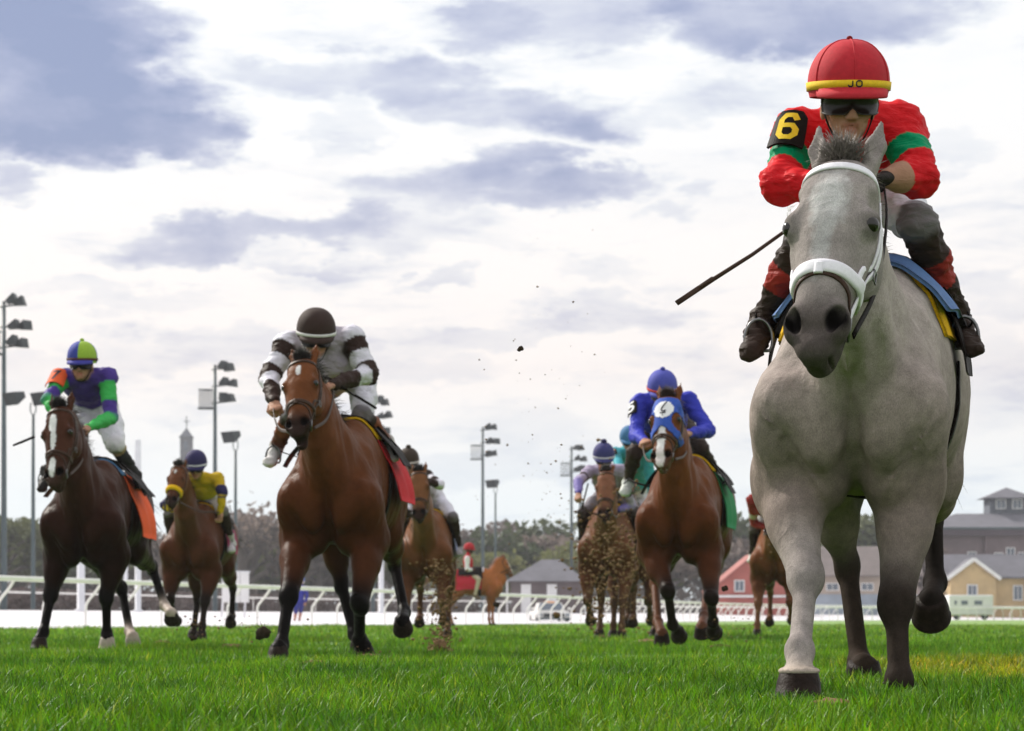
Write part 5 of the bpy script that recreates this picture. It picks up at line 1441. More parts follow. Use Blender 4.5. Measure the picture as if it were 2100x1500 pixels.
LEAFM = [leaf_mat('leaf_oak', (.060, .080, .035), (.14, .15, .06)), leaf_mat('leaf_grey', (.13, .105, .10), (.26, .20, .17)), leaf_mat('leaf_green', (.10, .125, .04), (.24, .24, .085))]

def tree_parts(seed, H_, spread, nleaf, bare=0.0, lsize=.16):
    rs = np.random.RandomState(seed); mb = MB(); tips = []
    def branch(p, d, L, r, dep):
        n = 4; pts = [p.copy()]; q = p.copy(); dd = d.copy()
        for i in range(n):
            dd = unit(dd + rs.randn(3) * .16 + np.array((0, 0, .05))); q = q + dd * L / n; pts.append(q.copy())
        mb.tube(pts, list(np.linspace(r, r * .6, n + 1)), 7 if dep < 2 else 4, cap=False)
        if dep >= 3: tips.append(q); tips.append(pts[2]); return
        for k in range(rs.randint(3, 5) if dep else rs.randint(4, 6)):
            f = rs.rand() * .55 + .45; s = pts[int(f * n)]; a = rs.rand() * 6.283
            nd = unit(dd * .55 + np.array((math.cos(a), math.sin(a), .15 + .3 * rs.rand())) * spread); branch(s, nd, L * (.62 + .2 * rs.rand()), r * .52, dep + 1)
    branch(np.zeros(3) + np.array((0, 0, -.3)), np.array((0, 0, 1.0)), H_ * .34, H_ * .032, 0)
    tips = A3(tips); tips[:, 2] *= 1.0
    V = []; F_ = []
    c = rs.randint(0, len(tips), nleaf); P = tips[c] + rs.randn(nleaf, 3) * np.array((.5, .5, .32)) * H_ * .075
    u = rs.randn(nleaf, 3); u /= np.linalg.norm(u, axis=1)[:, None]; w = np.cross(u, rs.randn(nleaf, 3)); w /= np.linalg.norm(w, axis=1)[:, None]
    s = lsize * (.6 + .8 * rs.rand(nleaf))[:, None]
    LV = np.stack([P - u * s, P + w * s * .5, P + u * s, P - w * s * .5], 1).reshape(-1, 3); LF = np.arange(nleaf * 4).reshape(-1, 4)
    return mb, LV, LF, tips

TREES = []
def tree_variant(seed, H_, spread, nleaf, mat, lsize):
    mb, LV, LF, tips = tree_parts(seed, H_, spread, nleaf, lsize=lsize)
    H_ = float(LV[:, 2].max()) * .97; tr = mb.build('trunk', MAT['bark'], None, True); cr = mesh_obj('crown', LV, LF, mat, None, smooth=False)
    for o in (tr, cr): COL.objects.unlink(o)
    return tr, cr, H_
def build_trees():
    var = [tree_variant(1, 9, 1.0, 2600, LEAFM[0], .26), tree_variant(2, 9, .9, 2300, LEAFM[1], .22), tree_variant(3, 8, 1.1, 2600, LEAFM[2], .24), tree_variant(4, 10, .8, 700, LEAFM[1], .16), tree_variant(5, 9, 1.15, 1500, LEAFM[0], .26), tree_variant(6, 8, 1.0, 2200, LEAFM[1], .26)]
    KIND = ['dark leafy oak', 'grey-brown winter tree', 'dull green bushy tree', 'nearly bare tree with fine twigs', 'open-crowned oak with sky between its limbs', 'brown winter tree with dense twigs']
    spots = [(-30, 1060, 215, 0), (38, 1062, 225, 0), (95, 1075, 235, 4), (150, 1100, 250, 1), (205, 1095, 245, 2), (262, 1105, 240, 5), (325, 1085, 250, 1), (405, 1095, 240, 5), (468, 1080, 250, 2), (512, 1012, 235, 3), (548, 1050, 250, 1), (600, 1090, 245, 2), (655, 1085, 235, 5), (712, 1100, 250, 1),
             (770, 1085, 240, 2), (835, 1090, 250, 0), (900, 1085, 240, 5), (950, 1078, 250, 1), (1022, 1085, 240, 4), (1085, 1060, 250, 4), (1140, 1095, 245, 1), (1175, 1110, 235, 2), (1235, 1090, 250, 5), (1300, 1085, 245, 1), (1370, 1090, 250, 2), (1440, 1095, 240, 5),
             (1515, 1058, 250, 4), (1560, 1090, 245, 1), (1640, 1085, 250, 0), (1715, 1075, 255, 2), (1780, 1046, 250, 4), (1832, 1075, 255, 4), (1880, 1100, 290, 3), (1935, 1050, 330, 3), (2140, 1060, 320, 1), (1890, 1125, 236, 1), (1000, 1130, 228, 2)]
    hint = lambda px: ('left of the dark horse with orange cloth' if px < 90 else 'behind the dark horse with orange cloth' if px < 330 else 'behind the yellow-nosed horse' if px < 480 else 'between the yellow-nosed horse and the striped jockey' if px < 580 else
            'behind the striped jockey\'s horse' if px < 840 else 'left of the outrider' if px < 960 else 'right of the outrider' if px < 1180 else 'behind the dirt-spattered horses' if px < 1320 else 'behind the blue jockey\'s horse' if px < 1480 else 'left of the grey horse' if px < 1600 else 'behind the grey horse' if px < 1870 else 'beside the big hall')
    used = set(); count = {}
    for i, (px, top, Y, k) in enumerate(spots):
        key = (KIND[k], hint(px)); count.setdefault(key, []).append(px)
    for i, (px, top, Y, k) in enumerate(spots):
        tr, cr, H_ = var[k]; b = wp(px, HZ, Y); h = wp(px, top, Y)[2] - .6; s = h / H_
        r = empty('tree', (b[0], b[1], .6), (i * 2.4) % 6.28); r.scale = (s * 1.1, s * 1.1, s)
        lst = sorted(count[(KIND[k], hint(px))]); pos = '' if len(lst) == 1 else (['leftmost ', 'rightmost '] if len(lst) == 2 else ['leftmost ', 'middle ', 'rightmost '])[lst.index(px)]
        tag(r, pos + KIND[k] + ' ' + hint(px), 'tree', 'trees beyond the track')
        for o in (tr, cr):
            c = o.copy(); COL.objects.link(c); c.parent = r
    for tr, cr, _ in var: bpy.data.objects.remove(tr); bpy.data.objects.remove(cr)
    # the wood behind reads as one grey-brown mass
    rs = np.random.RandomState(4); n = 52000; x = rs.rand(n) * 230 - 115; d = 275 + rs.rand(n) * 30
    top = 6.2 + 3.6 * vnoise(np.stack([x, x * 0, x * 0], 1), .11, 2) + 1.8 * vnoise(np.stack([x, x * 0, x * 0], 1), .45, 3)
    z = .6 + top * rs.rand(n) ** .8; P = np.stack([x, d, z], 1); u = rs.randn(n, 3); u /= np.linalg.norm(u, axis=1)[:, None]; w = np.cross(u, rs.randn(n, 3)); w /= np.linalg.norm(w, axis=1)[:, None]; s = .42
    LV = np.stack([P - u * s, P + w * s * .6, P + u * s, P - w * s * .6], 1).reshape(-1, 3)
    tag(mesh_obj('far_wood', LV, np.arange(n * 4).reshape(-1, 4), LEAFM[1], None, smooth=False), 'grey-brown belt of winter woodland along the horizon', 'wood', kind='stuff')
    # hedge along the outer rail
    n = 16000; hp_ = A3(rail_pts(1.0, 37.5)); hp_ = hp_[(hp_[:, 1] < 240)]; c = hp_[rs.randint(0, len(hp_), n)]; P = c + np.stack([rs.randn(n) * .5, rs.randn(n) * .5, .62 + rs.rand(n) * 1.25], 1)
    u = rs.randn(n, 3); u /= np.linalg.norm(u, axis=1)[:, None]; w = np.cross(u, rs.randn(n, 3)); w /= np.linalg.norm(w, axis=1)[:, None]; s = .2
    LV = np.stack([P - u * s, P + w * s * .6, P + u * s, P - w * s * .6], 1).reshape(-1, 3)
    tag(mesh_obj('hedge', LV, np.arange(n * 4).reshape(-1, 4), leaf_mat('leaf_hedge', (.07, .05, .055), (.17, .13, .12)), None, smooth=False), 'low dull brown hedge along the outer rail of the sand track', 'hedge', kind='stuff')
build_trees()
# ------------------------------------------------------------------ the field of runners
W = wp
BRW = (.035, .022, .017); WHT = (.70, .68, .74); INK = MAT['ink']
GRP_H, GRP_J = 'racehorses in the field', 'jockeys in the race'
def gb(p): return A3(p) * np.array((1, 1, 0))

# ---- grey horse, number 6
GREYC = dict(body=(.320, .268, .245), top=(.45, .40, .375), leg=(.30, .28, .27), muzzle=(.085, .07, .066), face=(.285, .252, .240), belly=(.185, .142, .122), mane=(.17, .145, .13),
             legs=[(.30, .265, .25), (.035, .026, .021), (.034, .024, .018), (.016, .012, .010)])  # three legs darker: dark points, with their shade put into the colour
grey = make_horse('racehorse', (1.2, 8.136), math.radians(13), 'grey racehorse in white bridle, nearest of the field, at the right', GRP_H, W(1712, 332, 7.03), W(1660, 722, 6.80),
    [(W(1653, 1190, 7.5), W(1640, 1335, 7.30), W(1637, 1434, 7.22), 0.0), (W(1838, 1240, 7.6), W(1844, 1396, 7.52), W(1846, 1420, 7.74), 2.3)],
    [(None, W(1738, 1165, 8.9), W(1763, 1360, 8.72), W(1772, 1408, 8.65), .5), (None, W(1913, 1055, 9.1), W(1918, 1195, 8.98), W(1910, 1268, 8.86), 0.9)],
    GREYC, res=.011, hres=.006, drop=.17, coat='grey', width=1.06, head_k=1.17, leg_in=(1.0, .70), side=(.985, -.17, 0), marks=[(.20, .0, .20, .055, (.50, .49, .485)), (.42, -.005, .22, .03, (.40, .39, .385))])
hl, hrr = W(1705, 385, 7.45), W(1812, 372, 7.46)
make_bridle(grey, MAT['strap_white'], dark=MAT['leather'], nose_w=.032, nose_th=.012, label='white bridle with broad padded noseband', reins=(hl, hrr), rein_mat=MAT['leather_black'])
f6 = [W(1550, 698, 8.07), W(1984, 692, 8.07)]
make_saddle(grey, 'racing saddle with blue cloth and yellow pad on the grey horse', cloth((.10, .19, .40)), f6, zl=1.385, y0=-.24, y1=.25, cloth_top=True, zpad=1.335)
RED = (.62, .012, .018); GRN = (.0, .26, .11); BTR = (.30, .03, .022)
J6 = dict(head=W(1739, 214, 7.50), chest=W(1742, 300, 7.85), pelvis=W(1748, 330, 8.40), shoulder=[W(1636, 276, 7.74), W(1846, 264, 7.74)], elbow=[W(1600, 375, 7.60), W(1885, 362, 7.60)],
   wrist=[hl, W(1822, 366, 7.50)], hip=[W(1690, 380, 8.35), W(1805, 380, 8.35)], knee=[W(1650, 485, 7.95), W(1880, 458, 7.95)], ankle=[W(1566, 655, 8.18), W(1965, 650, 8.18)], toe=[W(1540, 722, 8.02), W(1995, 715, 8.02)])
def helm6(root, hc, up, fw, hr):
    red = cloth((.50, .022, .035))
    dome_helmet('helmet', hc + up * .066 + fw * .004, up, fw, .136, lambda a, e: 0, root, band=cloth((.80, .52, .02)), peak=red, pom=(.010, cloth((.2, .01, .01))), seams=True, mats=[red], band_h=.026, flat=.93, bandtext=('JO', MAT['ink'], .0175))
r6 = make_rider('jockey in red silks with green armbands and red cap, number 6, on the grey horse', gb(W(1745, 1266, 8.3)), J6,
   dict(torso=RED, breeches=WHT, upper=[(.42, RED), (.72, GRN), (2, RED)], fore={0: RED, 1: [(.55, RED), (2, SKIN)]}, boot=[(.34, BRW), (.62, BTR), (2, BRW)], foot=BRW, hand=(.02, .016, .014)),
   res=.0075, helmet=helm6, goggles=MAT['lens'], up=(0, -.16, 1), facing=(0, -1, -.15), arm_r=1.1, group=GRP_J)
def upper(r, J, i): o = A3(r.location); return A3(J['shoulder'][i]) - o, A3(J['elbow'][i]) - o
s_, e_ = upper(r6, J6, 0)
arm_badge(r6, s_ + np.array((0, 0, .03)), s_ * .35 + e_ * .65, .080, (-.35, -1, .2), .145, .125, MAT['leather_black'], '6', cloth((.80, .55, .02)), .095, aspect=.72)
crop('riding_crop', hl, W(1690, 420, 7.42), W(1388, 622, 7.1), MAT['leather'], 'brown riding crop slanting down left of the grey horse\'s head')

# ---- bay horse, black-and-white striped jockey
BAYC = dict(body=(.092, .029, .010), top=(.135, .048, .019), leg=(.005, .0038, .0035), muzzle=(.028, .015, .012), face=(.145, .050, .019), belly=(.045, .015, .006), mane=(.012, .008, .007))  # belly darkened: shade beneath the trunk painted into the coat
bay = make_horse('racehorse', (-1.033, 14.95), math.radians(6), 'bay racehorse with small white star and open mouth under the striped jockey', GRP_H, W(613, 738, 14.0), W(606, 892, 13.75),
    [(W(592, 1225, 14.15), W(577, 1322, 13.98), W(570, 1354, 13.9), 0.0), (W(738, 1238, 14.25), W(737, 1312, 14.55), W(748, 1345, 14.6), 1.0)],
    [(None, W(700, 1200, 15.5), W(727, 1302, 15.35), W(737, 1338, 15.3), .3), (None, W(809, 1156, 15.9), W(829, 1255, 15.65), W(827, 1293, 15.5), 0.9)],
    BAYC, res=.014, hres=.010, drop=.13, head_k=1.12, side=(.97, -.2, 0), marks=[(.14, .0, .075, .016, (.7, .68, .68))], mouth_open=1.0, seed=3)
h2 = [W(563, 826, 14.42), W(682, 790, 14.42)]
make_bridle(bay, MAT['leather'], label='brown leather bridle', reins=h2, nose_w=.022)
f2 = [W(557, 938, 15.05), W(801, 928, 15.05)]
make_saddle(bay, 'racing saddle with red cloth on the bay horse of the striped jockey', cloth((.52, .012, .02)), f2, y0=-.05, y1=.38, zl=1.10, flare=.05)
DK = (.038, .022, .018); SIL = (.40, .36, .41); WH2 = (.66, .64, .72)
J2 = dict(head=W(648, 694, 14.6), chest=W(668, 750, 14.95), pelvis=W(722, 752, 15.45), shoulder=[W(590, 706, 14.85), W(722, 694, 14.85)], elbow=[W(553, 775, 14.7), W(755, 768, 14.75)], wrist=h2,
   hip=[W(690, 775, 15.4), W(748, 775, 15.4)], knee=[W(602, 850, 14.95), W(742, 852, 14.95)], ankle=[W(566, 915, 15.12), W(792, 905, 15.12)], toe=[W(553, 952, 14.98), W(806, 942, 14.98)])
def mk_helm(col, band=None, r=.128, pom=None, peak=None, colf=None, mats=None, up_off=.055):
    def f(root, hc, up, fw, hr):
        dome_helmet('helmet', hc + up * up_off, up, fw, r, colf or (lambda a, e: 0), root, band=cloth(band) if band else None, peak=cloth(peak or col), pom=(pom[0], cloth(pom[1])) if pom else None, mats=mats or [cloth(col)])
    return f
make_rider('jockey in silver silks with black and white striped sleeves, dark brown cap', gb(W(690, 1266, 15.1)), J2,
   dict(torso=SIL, collar=DK, breeches=WH2, upper=[(.14, WH2), (.46, DK), (.78, WH2), (2, DK)], fore=[(.10, DK), (.40, WH2), (2, DK)], boot=[(.30, BRW), (.6, (.20, .065, .03)), (2, (.13, .05, .03))], foot=(.62, .6, .6)),
   res=.011, helmet=mk_helm((.040, .022, .018), (.7, .68, .68)), goggles=MAT['lens'], up=(.05, -.32, 1), facing=(.12, -1, -.3), group=GRP_J, arm_r=1.15, torso_w=1.15)
crop('riding_crop', h2[1], W(672, 776, 14.4), W(772, 838, 14.55), MAT['leather_black'], 'dark crop held across the striped jockey\'s knee')

# ---- dark bay, number 7
DBC = dict(body=(.030, .0105, .006), top=(.060, .025, .016), leg=(.0045, .0035, .003), muzzle=(.04, .021, .015), face=(.062, .023, .013), belly=(.011, .0045, .003), mane=(.010, .007, .006),  # near-black belly is painted shade under the body
           socks=[None, None, (.42, .33, .29), (.45, .37, .32)])
dark = make_horse('racehorse', (-3.225, 18.75), math.radians(3), 'dark bay racehorse with broad white blaze at the far left', GRP_H, W(113, 838, 17.72), W(106, 996, 17.5),
    [(W(104, 1222, 18.3), W(89, 1297, 18.12), W(80, 1331, 18.05), 0.0), (W(218, 1225, 18.35), W(219, 1300, 18.45), W(220, 1329, 18.42), .25)],
    [(None, W(250, 1208, 19.85), W(266, 1296, 19.6), W(273, 1323, 19.5), .7), (None, W(312, 1165, 20.2), W(338, 1243, 20.0), W(353, 1272, 19.9), 1.0)],
    DBC, res=.015, hres=.011, drop=.13, head_k=1.08, side=(.94, -.30, 0), marks=[(.18, -.012, .12, .030, (.75, .74, .75)), (.36, .0, .22, .020, (.75, .74, .75)), (.76, .0, .12, .026, (.75, .74, .75))],
    hoof_mats=[MAT['hoof'], MAT['hoof_pale'], MAT['hoof_pale'], MAT['hoof']], seed=6)
h7 = [W(140, 885, 18.25), W(180, 878, 18.3)]
make_bridle(dark, MAT['leather'], label='dark leather bridle', reins=h7, nose_w=.018)
f7 = [W(88, 985, 19.2), W(286, 1000, 19.2)]
make_saddle(dark, 'racing saddle with flaring orange cloth on the dark bay horse', cloth((.80, .10, .02)), f7, y0=-.02, y1=.42, zl=1.02, flare=.07, pad=cloth((.09, .2, .38)))
PUR = (.070, .040, .24); LIM = (.05, .40, .09); CAPG = (.30, .46, .05)
J7 = dict(head=W(169, 748, 18.75), chest=W(176, 792, 18.98), pelvis=W(192, 822, 19.45), shoulder=[W(126, 776, 18.85), W(222, 774, 18.85)], elbow=[W(100, 822, 18.6), W(226, 858, 18.72)], wrist=h7,
   hip=[W(166, 838, 19.42), W(220, 836, 19.42)], knee=[W(150, 912, 19.0), W(236, 912, 19.0)], ankle=[W(96, 965, 19.22), W(277, 975, 19.22)], toe=[W(86, 1002, 19.08), W(290, 1012, 19.08)])
r7 = make_rider('jockey in purple and green silks with quartered green and blue cap, number 7', gb(W(185, 1266, 19.1)), J7,
   dict(torso=PUR, breeches=WHT, upper=[(.18, PUR), (.62, LIM), (2, PUR)], fore=LIM, boot=[(.22, (.35, .24, .12)), (2, (.03, .028, .03))], foot=(.025, .022, .022)),
   res=.013, helmet=mk_helm(CAPG, (.09, .03, .02), .125, (.018, CAPG), (.05, .05, .30), lambda a, e: int(((a + .0) % 1) * 4) % 2, [cloth((.045, .06, .32)), cloth(CAPG)]), goggles=MAT['lens'], up=(.0, -.10, 1), facing=(-.1, -1, -.12), torso_w=1.0, leg_r=1.2, group=GRP_J)
s_, e_ = upper(r7, J7, 0)
arm_badge(r7, s_ + np.array((0, 0, .02)), s_ * .45 + e_ * .55, .078, (-.2, -1, .3), .17, .19, cloth((.85, .12, .03)), '7', INK, .10, aspect=.7)
crop('riding_crop', h7[0], W(66, 898, 18.1), W(27, 914, 18.0), MAT['leather_black'], 'short dark crop sticking out left of the dark bay\'s head')

# ---- chestnut, number 5, blue hood
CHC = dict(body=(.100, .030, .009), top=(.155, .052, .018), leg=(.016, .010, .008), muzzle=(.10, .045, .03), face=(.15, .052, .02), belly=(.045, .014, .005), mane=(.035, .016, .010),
           legs=[(.016, .010, .008), (.016, .010, .008), (.10, .04, .02), (.12, .05, .03)])
chest5 = make_horse('racehorse', (1.356, 18.74), math.radians(12), 'chestnut racehorse in a blue hood with a white disc', GRP_H, W(1364, 815, 17.75), W(1352, 955, 17.5),
    [(W(1370, 1212, 18.1), W(1379, 1282, 18.35), W(1393, 1306, 18.5), 1.3), (W(1459, 1225, 18.0), W(1462, 1276, 18.25), W(1465, 1298, 18.38), 1.4)],
    [(None, W(1343, 1195, 19.7), W(1349, 1276, 19.2), W(1358, 1318, 19.0), .55), (None, W(1452, 1195, 19.8), W(1444, 1265, 19.3), W(1440, 1304, 19.1), .6)],
    CHC, res=.015, hres=.011, drop=.10, head_k=1.12, side=(.98, -.18, 0), marks=[(.62, .0, .30, .030, (.75, .73, .74)), (.88, .0, .14, .034, (.66, .60, .60))], seed=8)
h5 = [W(1322, 905, 18.3), W(1412, 890, 18.3)]
make_bridle(chest5, MAT['leather'], label='brown leather bridle over the hood', reins=h5, nose_w=.02)
def make_hood(H):
    """close-fitting cloth hood: the head's own surface lifted a little, with eye openings"""
    V, Q = H.V, H.Q; P0 = H.hp(0, 0, 0); t = (V - P0) @ H.ha / H.headL; u = (V - P0) @ H.hx / H.fl; d = -((V - P0) @ H.hn) / H.fl
    eye = np.zeros(len(V), bool)
    for s in (-1, 1): eye |= ((t - .345) / .10) ** 2 + ((u - s * .098) / .034) ** 2 < 1
    ok = (t > .0) & (t < .50 + .10 * np.abs(u) / .09) & (t < .44 + np.abs(u) * 1.6) & (d < .24) & (d > -.03) & (np.abs(u) < .13) & ~eye
    q = Q[ok[Q].all(axis=1)]; ids = np.unique(q); mp = np.full(len(V), -1); mp[ids] = np.arange(len(ids)); N = vnormals(V, Q)
    o = mesh_obj('hood', V[ids] + N[ids] * .007, mp[q], MAT['hood_blue'], H.root)
    mod = o.modifiers.new('thickness', 'SOLIDIFY'); mod.thickness = .005; mod.offset = 0
    dk = (((t - .20) / .135) ** 2 + (u / .072) ** 2 < 1) & (d < .1) & (d > -.04); q = Q[dk[Q].all(axis=1)]; ids = np.unique(q); mp = np.full(len(V), -1); mp[ids] = np.arange(len(ids))
    w = mesh_obj('white_disc', V[ids] + N[ids] * .012, mp[q], MAT['white_paint'], o)
    # the dark curl and bar on the disc
    def onhood(uu, tt, off=.016):
        c = H.hp(uu, tt, .12); h = H.bvh.ray_cast(Vector(c + H.hn * .4), Vector(-H.hn), .8); return (A3(h[0]) if h[0] is not None else c) + H.hn * off
    curl = [onhood(*p) for p in ((.020, .085), (.004, .13), (-.012, .185), (-.010, .215), (.006, .225), (.020, .212))]; C_ = catmull(curl, 4)
    mb = MB(); mb.tube(C_, 1.0, flat=(.010, .003), nrm=[H.hn] * len(C_)); mb.build('curl_mark', INK, w, True)
    C_ = [onhood(*p) for p in ((-.022, .248), (0, .252), (.020, .246))]; mb = MB(); mb.tube(C_, 1.0, flat=(.009, .003), nrm=[H.hn] * 3); mb.build('bar_mark', INK, w, True)
    C_ = [onhood(*p) for p in ((-.003, .288), (.003, .288))]; mb = MB(); mb.tube(C_, 1.0, flat=(.007, .003), nrm=[H.hn] * 2); mb.build('dot_mark', INK, w, True)
make_hood(chest5)
f5 = [W(1287, 1002, 19.15), W(1474, 988, 19.15)]
make_saddle(chest5, 'racing saddle with green cloth on the blue-hooded chestnut', cloth((.01, .20, .07)), f5, y0=-.02, y1=.40, zl=1.05, flare=.03)
BLU = (.040, .050, .42)
J5 = dict(head=W(1358, 806, 18.62), chest=W(1362, 862, 18.9), pelvis=W(1374, 852, 19.5), shoulder=[W(1312, 826, 18.85), W(1412, 822, 18.85)], elbow=[W(1304, 893, 18.65), W(1452, 884, 18.65)], wrist=h5,
   hip=[W(1350, 872, 19.42), W(1400, 872, 19.42)], knee=[W(1302, 928, 19.0), W(1436, 920, 19.0)], ankle=[W(1289, 985, 19.22), W(1467, 970, 19.22)], toe=[W(1281, 1012, 19.08), W(1478, 998, 19.08)])
r5 = make_rider('jockey all in royal blue with blue cap banded red, number 5', gb(W(1375, 1266, 19.1)), J5,
   dict(torso=BLU, breeches=(.05, .035, .03), upper=BLU, fore=BLU, boot=(.045, .03, .025), foot=(.6, .62, .58)), res=.013, helmet=mk_helm((.075, .085, .40), (.62, .06, .05), .126, (.02, (.07, .08, .36))), goggles=MAT['lens'], up=(0, -.38, 1), facing=(0, -1, -.4), group=GRP_J)
s_, e_ = upper(r5, J5, 0)
arm_badge(r5, s_, s_ * .4 + e_ * .6, .076, (-.8, -.7, .1), .13, .11, MAT['leather_black'], '5', MAT['white_paint'], .09, aspect=.7)

# ---- runners further back
def far_runner(cx, Y, yaw, poll, muz, cols, hlabel, slabel, jlabel, JC, helm, cloth_col, mirror=False, head=None, arms=None, seed=0, marks=(), noseband=None, socks=None, drop=.10, hk=1.1, torso=None, hoodup=(0, -.3, 1)):
    yw = math.radians(yaw); fx, fy = X_(cx, Y), Y; base = (fx + .55 * math.sin(yw), fy + .55 * math.cos(yw)); cs, sn = math.cos(yw), math.sin(yw)
    def g(x, y, z): return np.array((base[0] + x * cs + y * sn, base[1] - x * sn + y * cs, z))
    ext = lambda s: (g(s * .2, -.62, .42), g(s * .2, -.76, .16), g(s * .2, -.82, .01), 0.0)
    fold = lambda s: (g(s * .2, -.56, .44), g(s * .2, -.34, .27), g(s * .2, -.24, .21), 1.6)
    hfwd = lambda s: (None, g(s * .18, .72, .45), g(s * .18, .56, .15), g(s * .18, .49, .02), .1); hback = lambda s: (None, g(s * .18, .95, .58), g(s * .18, .90, .26), g(s * .18, .84, .17), .9)
    fore = [ext(-1), fold(1)] if not mirror else [fold(-1), ext(1)]; hind = [hfwd(-1), hback(1)] if mirror else [hback(-1), hfwd(1)]
    H = make_horse('racehorse', base, yw, hlabel, GRP_H, poll, muz, fore, hind, cols, res=.022, hres=.016, drop=drop, head_k=hk, marks=marks, seed=seed, detail=False, side=(.98, -.15, 0))
    dz = -drop
    hd = head if head is not None else g(0, -.62, 1.92 + dz); tq = torso if torso is not None else np.zeros(3)
    wr = [g(-.10, -.60, 1.50 + dz), g(.12, -.60, 1.50 + dz)]
    el_ = [g(-.27, -.46, 1.56 + dz), g(.27, -.46, 1.56 + dz)]; sh = [hd + g(-.18, .24, -.12) - g(0, 0, 0), hd + g(.18, .24, -.12) - g(0, 0, 0)]
    if arms:
        for i, (e, w) in arms.items(): el_[i], wr[i] = e, w
    J = dict(head=hd, chest=(sh[0] + sh[1]) / 2 + g(0, .12, -.08) - g(0, 0, 0), pelvis=g(0, .32, 1.80 + dz) + tq, shoulder=sh, elbow=el_, wrist=wr, hip=[g(-.09, .28, 1.72 + dz), g(.09, .28, 1.72 + dz)],
             knee=[g(-.30, -.15, 1.50 + dz), g(.30, -.15, 1.50 + dz)], ankle=[g(-.34, .12, 1.17 + dz), g(.34, .12, 1.17 + dz)], toe=[g(-.36, -.02, 1.08 + dz), g(.36, -.02, 1.08 + dz)])
    make_bridle(H, MAT['leather'], noseband=noseband, reins=wr, simple=True, nose_w=.05 if noseband else .022, nose_th=.03 if noseband else .008)
    make_saddle(H, slabel, cloth(cloth_col), [g(-.355, .06, 1.09 + dz), g(.355, .06, 1.09 + dz)], y0=-.02, y1=.40, zl=1.06, flare=.03)
    r = make_rider(jlabel, gb(g(0, .1, 0)), J, JC, res=.018, helmet=helm, goggles=MAT['lens'], up=hoodup, facing=(0, -1, -.3), hres=.008, group=GRP_J)
    return H, r, J
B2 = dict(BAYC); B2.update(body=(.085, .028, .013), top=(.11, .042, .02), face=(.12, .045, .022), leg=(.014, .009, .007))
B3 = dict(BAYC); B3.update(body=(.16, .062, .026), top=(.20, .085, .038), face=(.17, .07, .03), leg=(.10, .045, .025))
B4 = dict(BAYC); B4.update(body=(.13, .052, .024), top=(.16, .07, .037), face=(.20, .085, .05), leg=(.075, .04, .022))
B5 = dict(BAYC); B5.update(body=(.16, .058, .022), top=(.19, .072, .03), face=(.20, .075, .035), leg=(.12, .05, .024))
YEL = (.50, .33, .012); NVY = (.03, .025, .09); LIL = (.34, .29, .40); TEA = (.06, .34, .40); MAR = (.28, .035, .03)
far_runner(386, 26.0, 5, W(362, 955, 25.1), W(347, 1036, 24.9), B2, 'bay racehorse with yellow fleece noseband behind the dark bay', 'saddle with pink and maroon cloth on the yellow-nosed bay', 'jockey in yellow silks with navy cap and navy armband',
    dict(torso=YEL, breeches=WHT, upper=[(.7, YEL), (2, NVY)], fore=[(.12, NVY), (.2, YEL), (.3, NVY), (2, YEL)], boot=[(.7, BRW), (2, (.5, .48, .5))], foot=(.55, .53, .55)), mk_helm(NVY, (.62, .6, .66)), (.32, .05, .12), head=W(402, 958, 25.6), arms={1: (W(456, 1010, 25.7), W(452, 1052, 25.7))}, noseband=MAT['strap_yellow'], seed=11, marks=[(.15, .0, .04, .02, (.6, .58, .58))], mirror=True)
far_runner(870, 27.5, 3, W(856, 968, 26.4), W(858, 1066, 26.2), B3, 'light bay racehorse half hidden behind the striped jockey\'s bay', 'saddle with white and blue cloth behind the red-clothed bay', 'second striped jockey, dark cap, partly hidden behind the bay\'s rump',
    dict(torso=SIL, collar=DK, breeches=WH2, upper=[(.3, DK), (.55, WH2), (.8, DK), (2, WH2)], fore=[(.3, WH2), (2, DK)], boot=BRW, foot=(.4, .38, .4)), mk_helm((.045, .030, .022), (.66, .6, .58), .128, (.03, (.045, .03, .022))), (.42, .45, .70), head=W(838, 952, 26.9), seed=13, arms={1: (W(902, 995, 26.9), W(872, 985, 26.6))})
_, rp, JP = far_runner(1242, 27.0, 8, W(1240, 968, 26.1), W(1238, 1066, 25.9), B4, 'dirt-spattered bay racehorse under the jockey reaching out with a whip', 'dark saddle on the dirt-spattered bay, leftmost of the rear pair', 'jockey in lilac silks and navy cap stretching one arm out',
    dict(torso=LIL, breeches=(.2, .18, .2), upper=[(.55, LIL), (.68, DK), (2, LIL)], fore=[(.85, (.22, .18, .45)), (2, (.05, .04, .2))], boot=BRW, foot=(.6, .58, .6)), mk_helm((.045, .045, .16), (.58, .56, .64), .13, (.035, (.035, .03, .10))), (.05, .04, .05), head=W(1238, 942, 26.6), arms={0: (W(1186, 988, 26.4), W(1186, 1014, 26.2))}, seed=17, mirror=True, drop=.06)
crop('riding_crop', JP['wrist'][0], W(1194, 1040, 26.1), W(1206, 992, 26.0), MAT['leather_black'], 'black whip in the outstretched hand of the lilac-clad jockey')
_, rt, JT = far_runner(1296, 28.6, 8, W(1284, 1000, 27.7), W(1268, 1072, 27.5), B4, 'dirt-spattered bay racehorse, half hidden behind the blue-hooded chestnut', 'saddle under the teal-clad jockey', 'jockey in teal silks, number 2, peeping out left of the blue jockey',
    dict(torso=TEA, breeches=WHT, upper=TEA, fore=[(.6, TEA), (2, (.03, .12, .25))], boot=BRW, foot=BRW), mk_helm((.05, .16, .32)), (.10, .08, .08), head=W(1291, 905, 28.2), seed=19, drop=.06, arms={0: (W(1270, 962, 28.0), W(1292, 985, 27.9))})
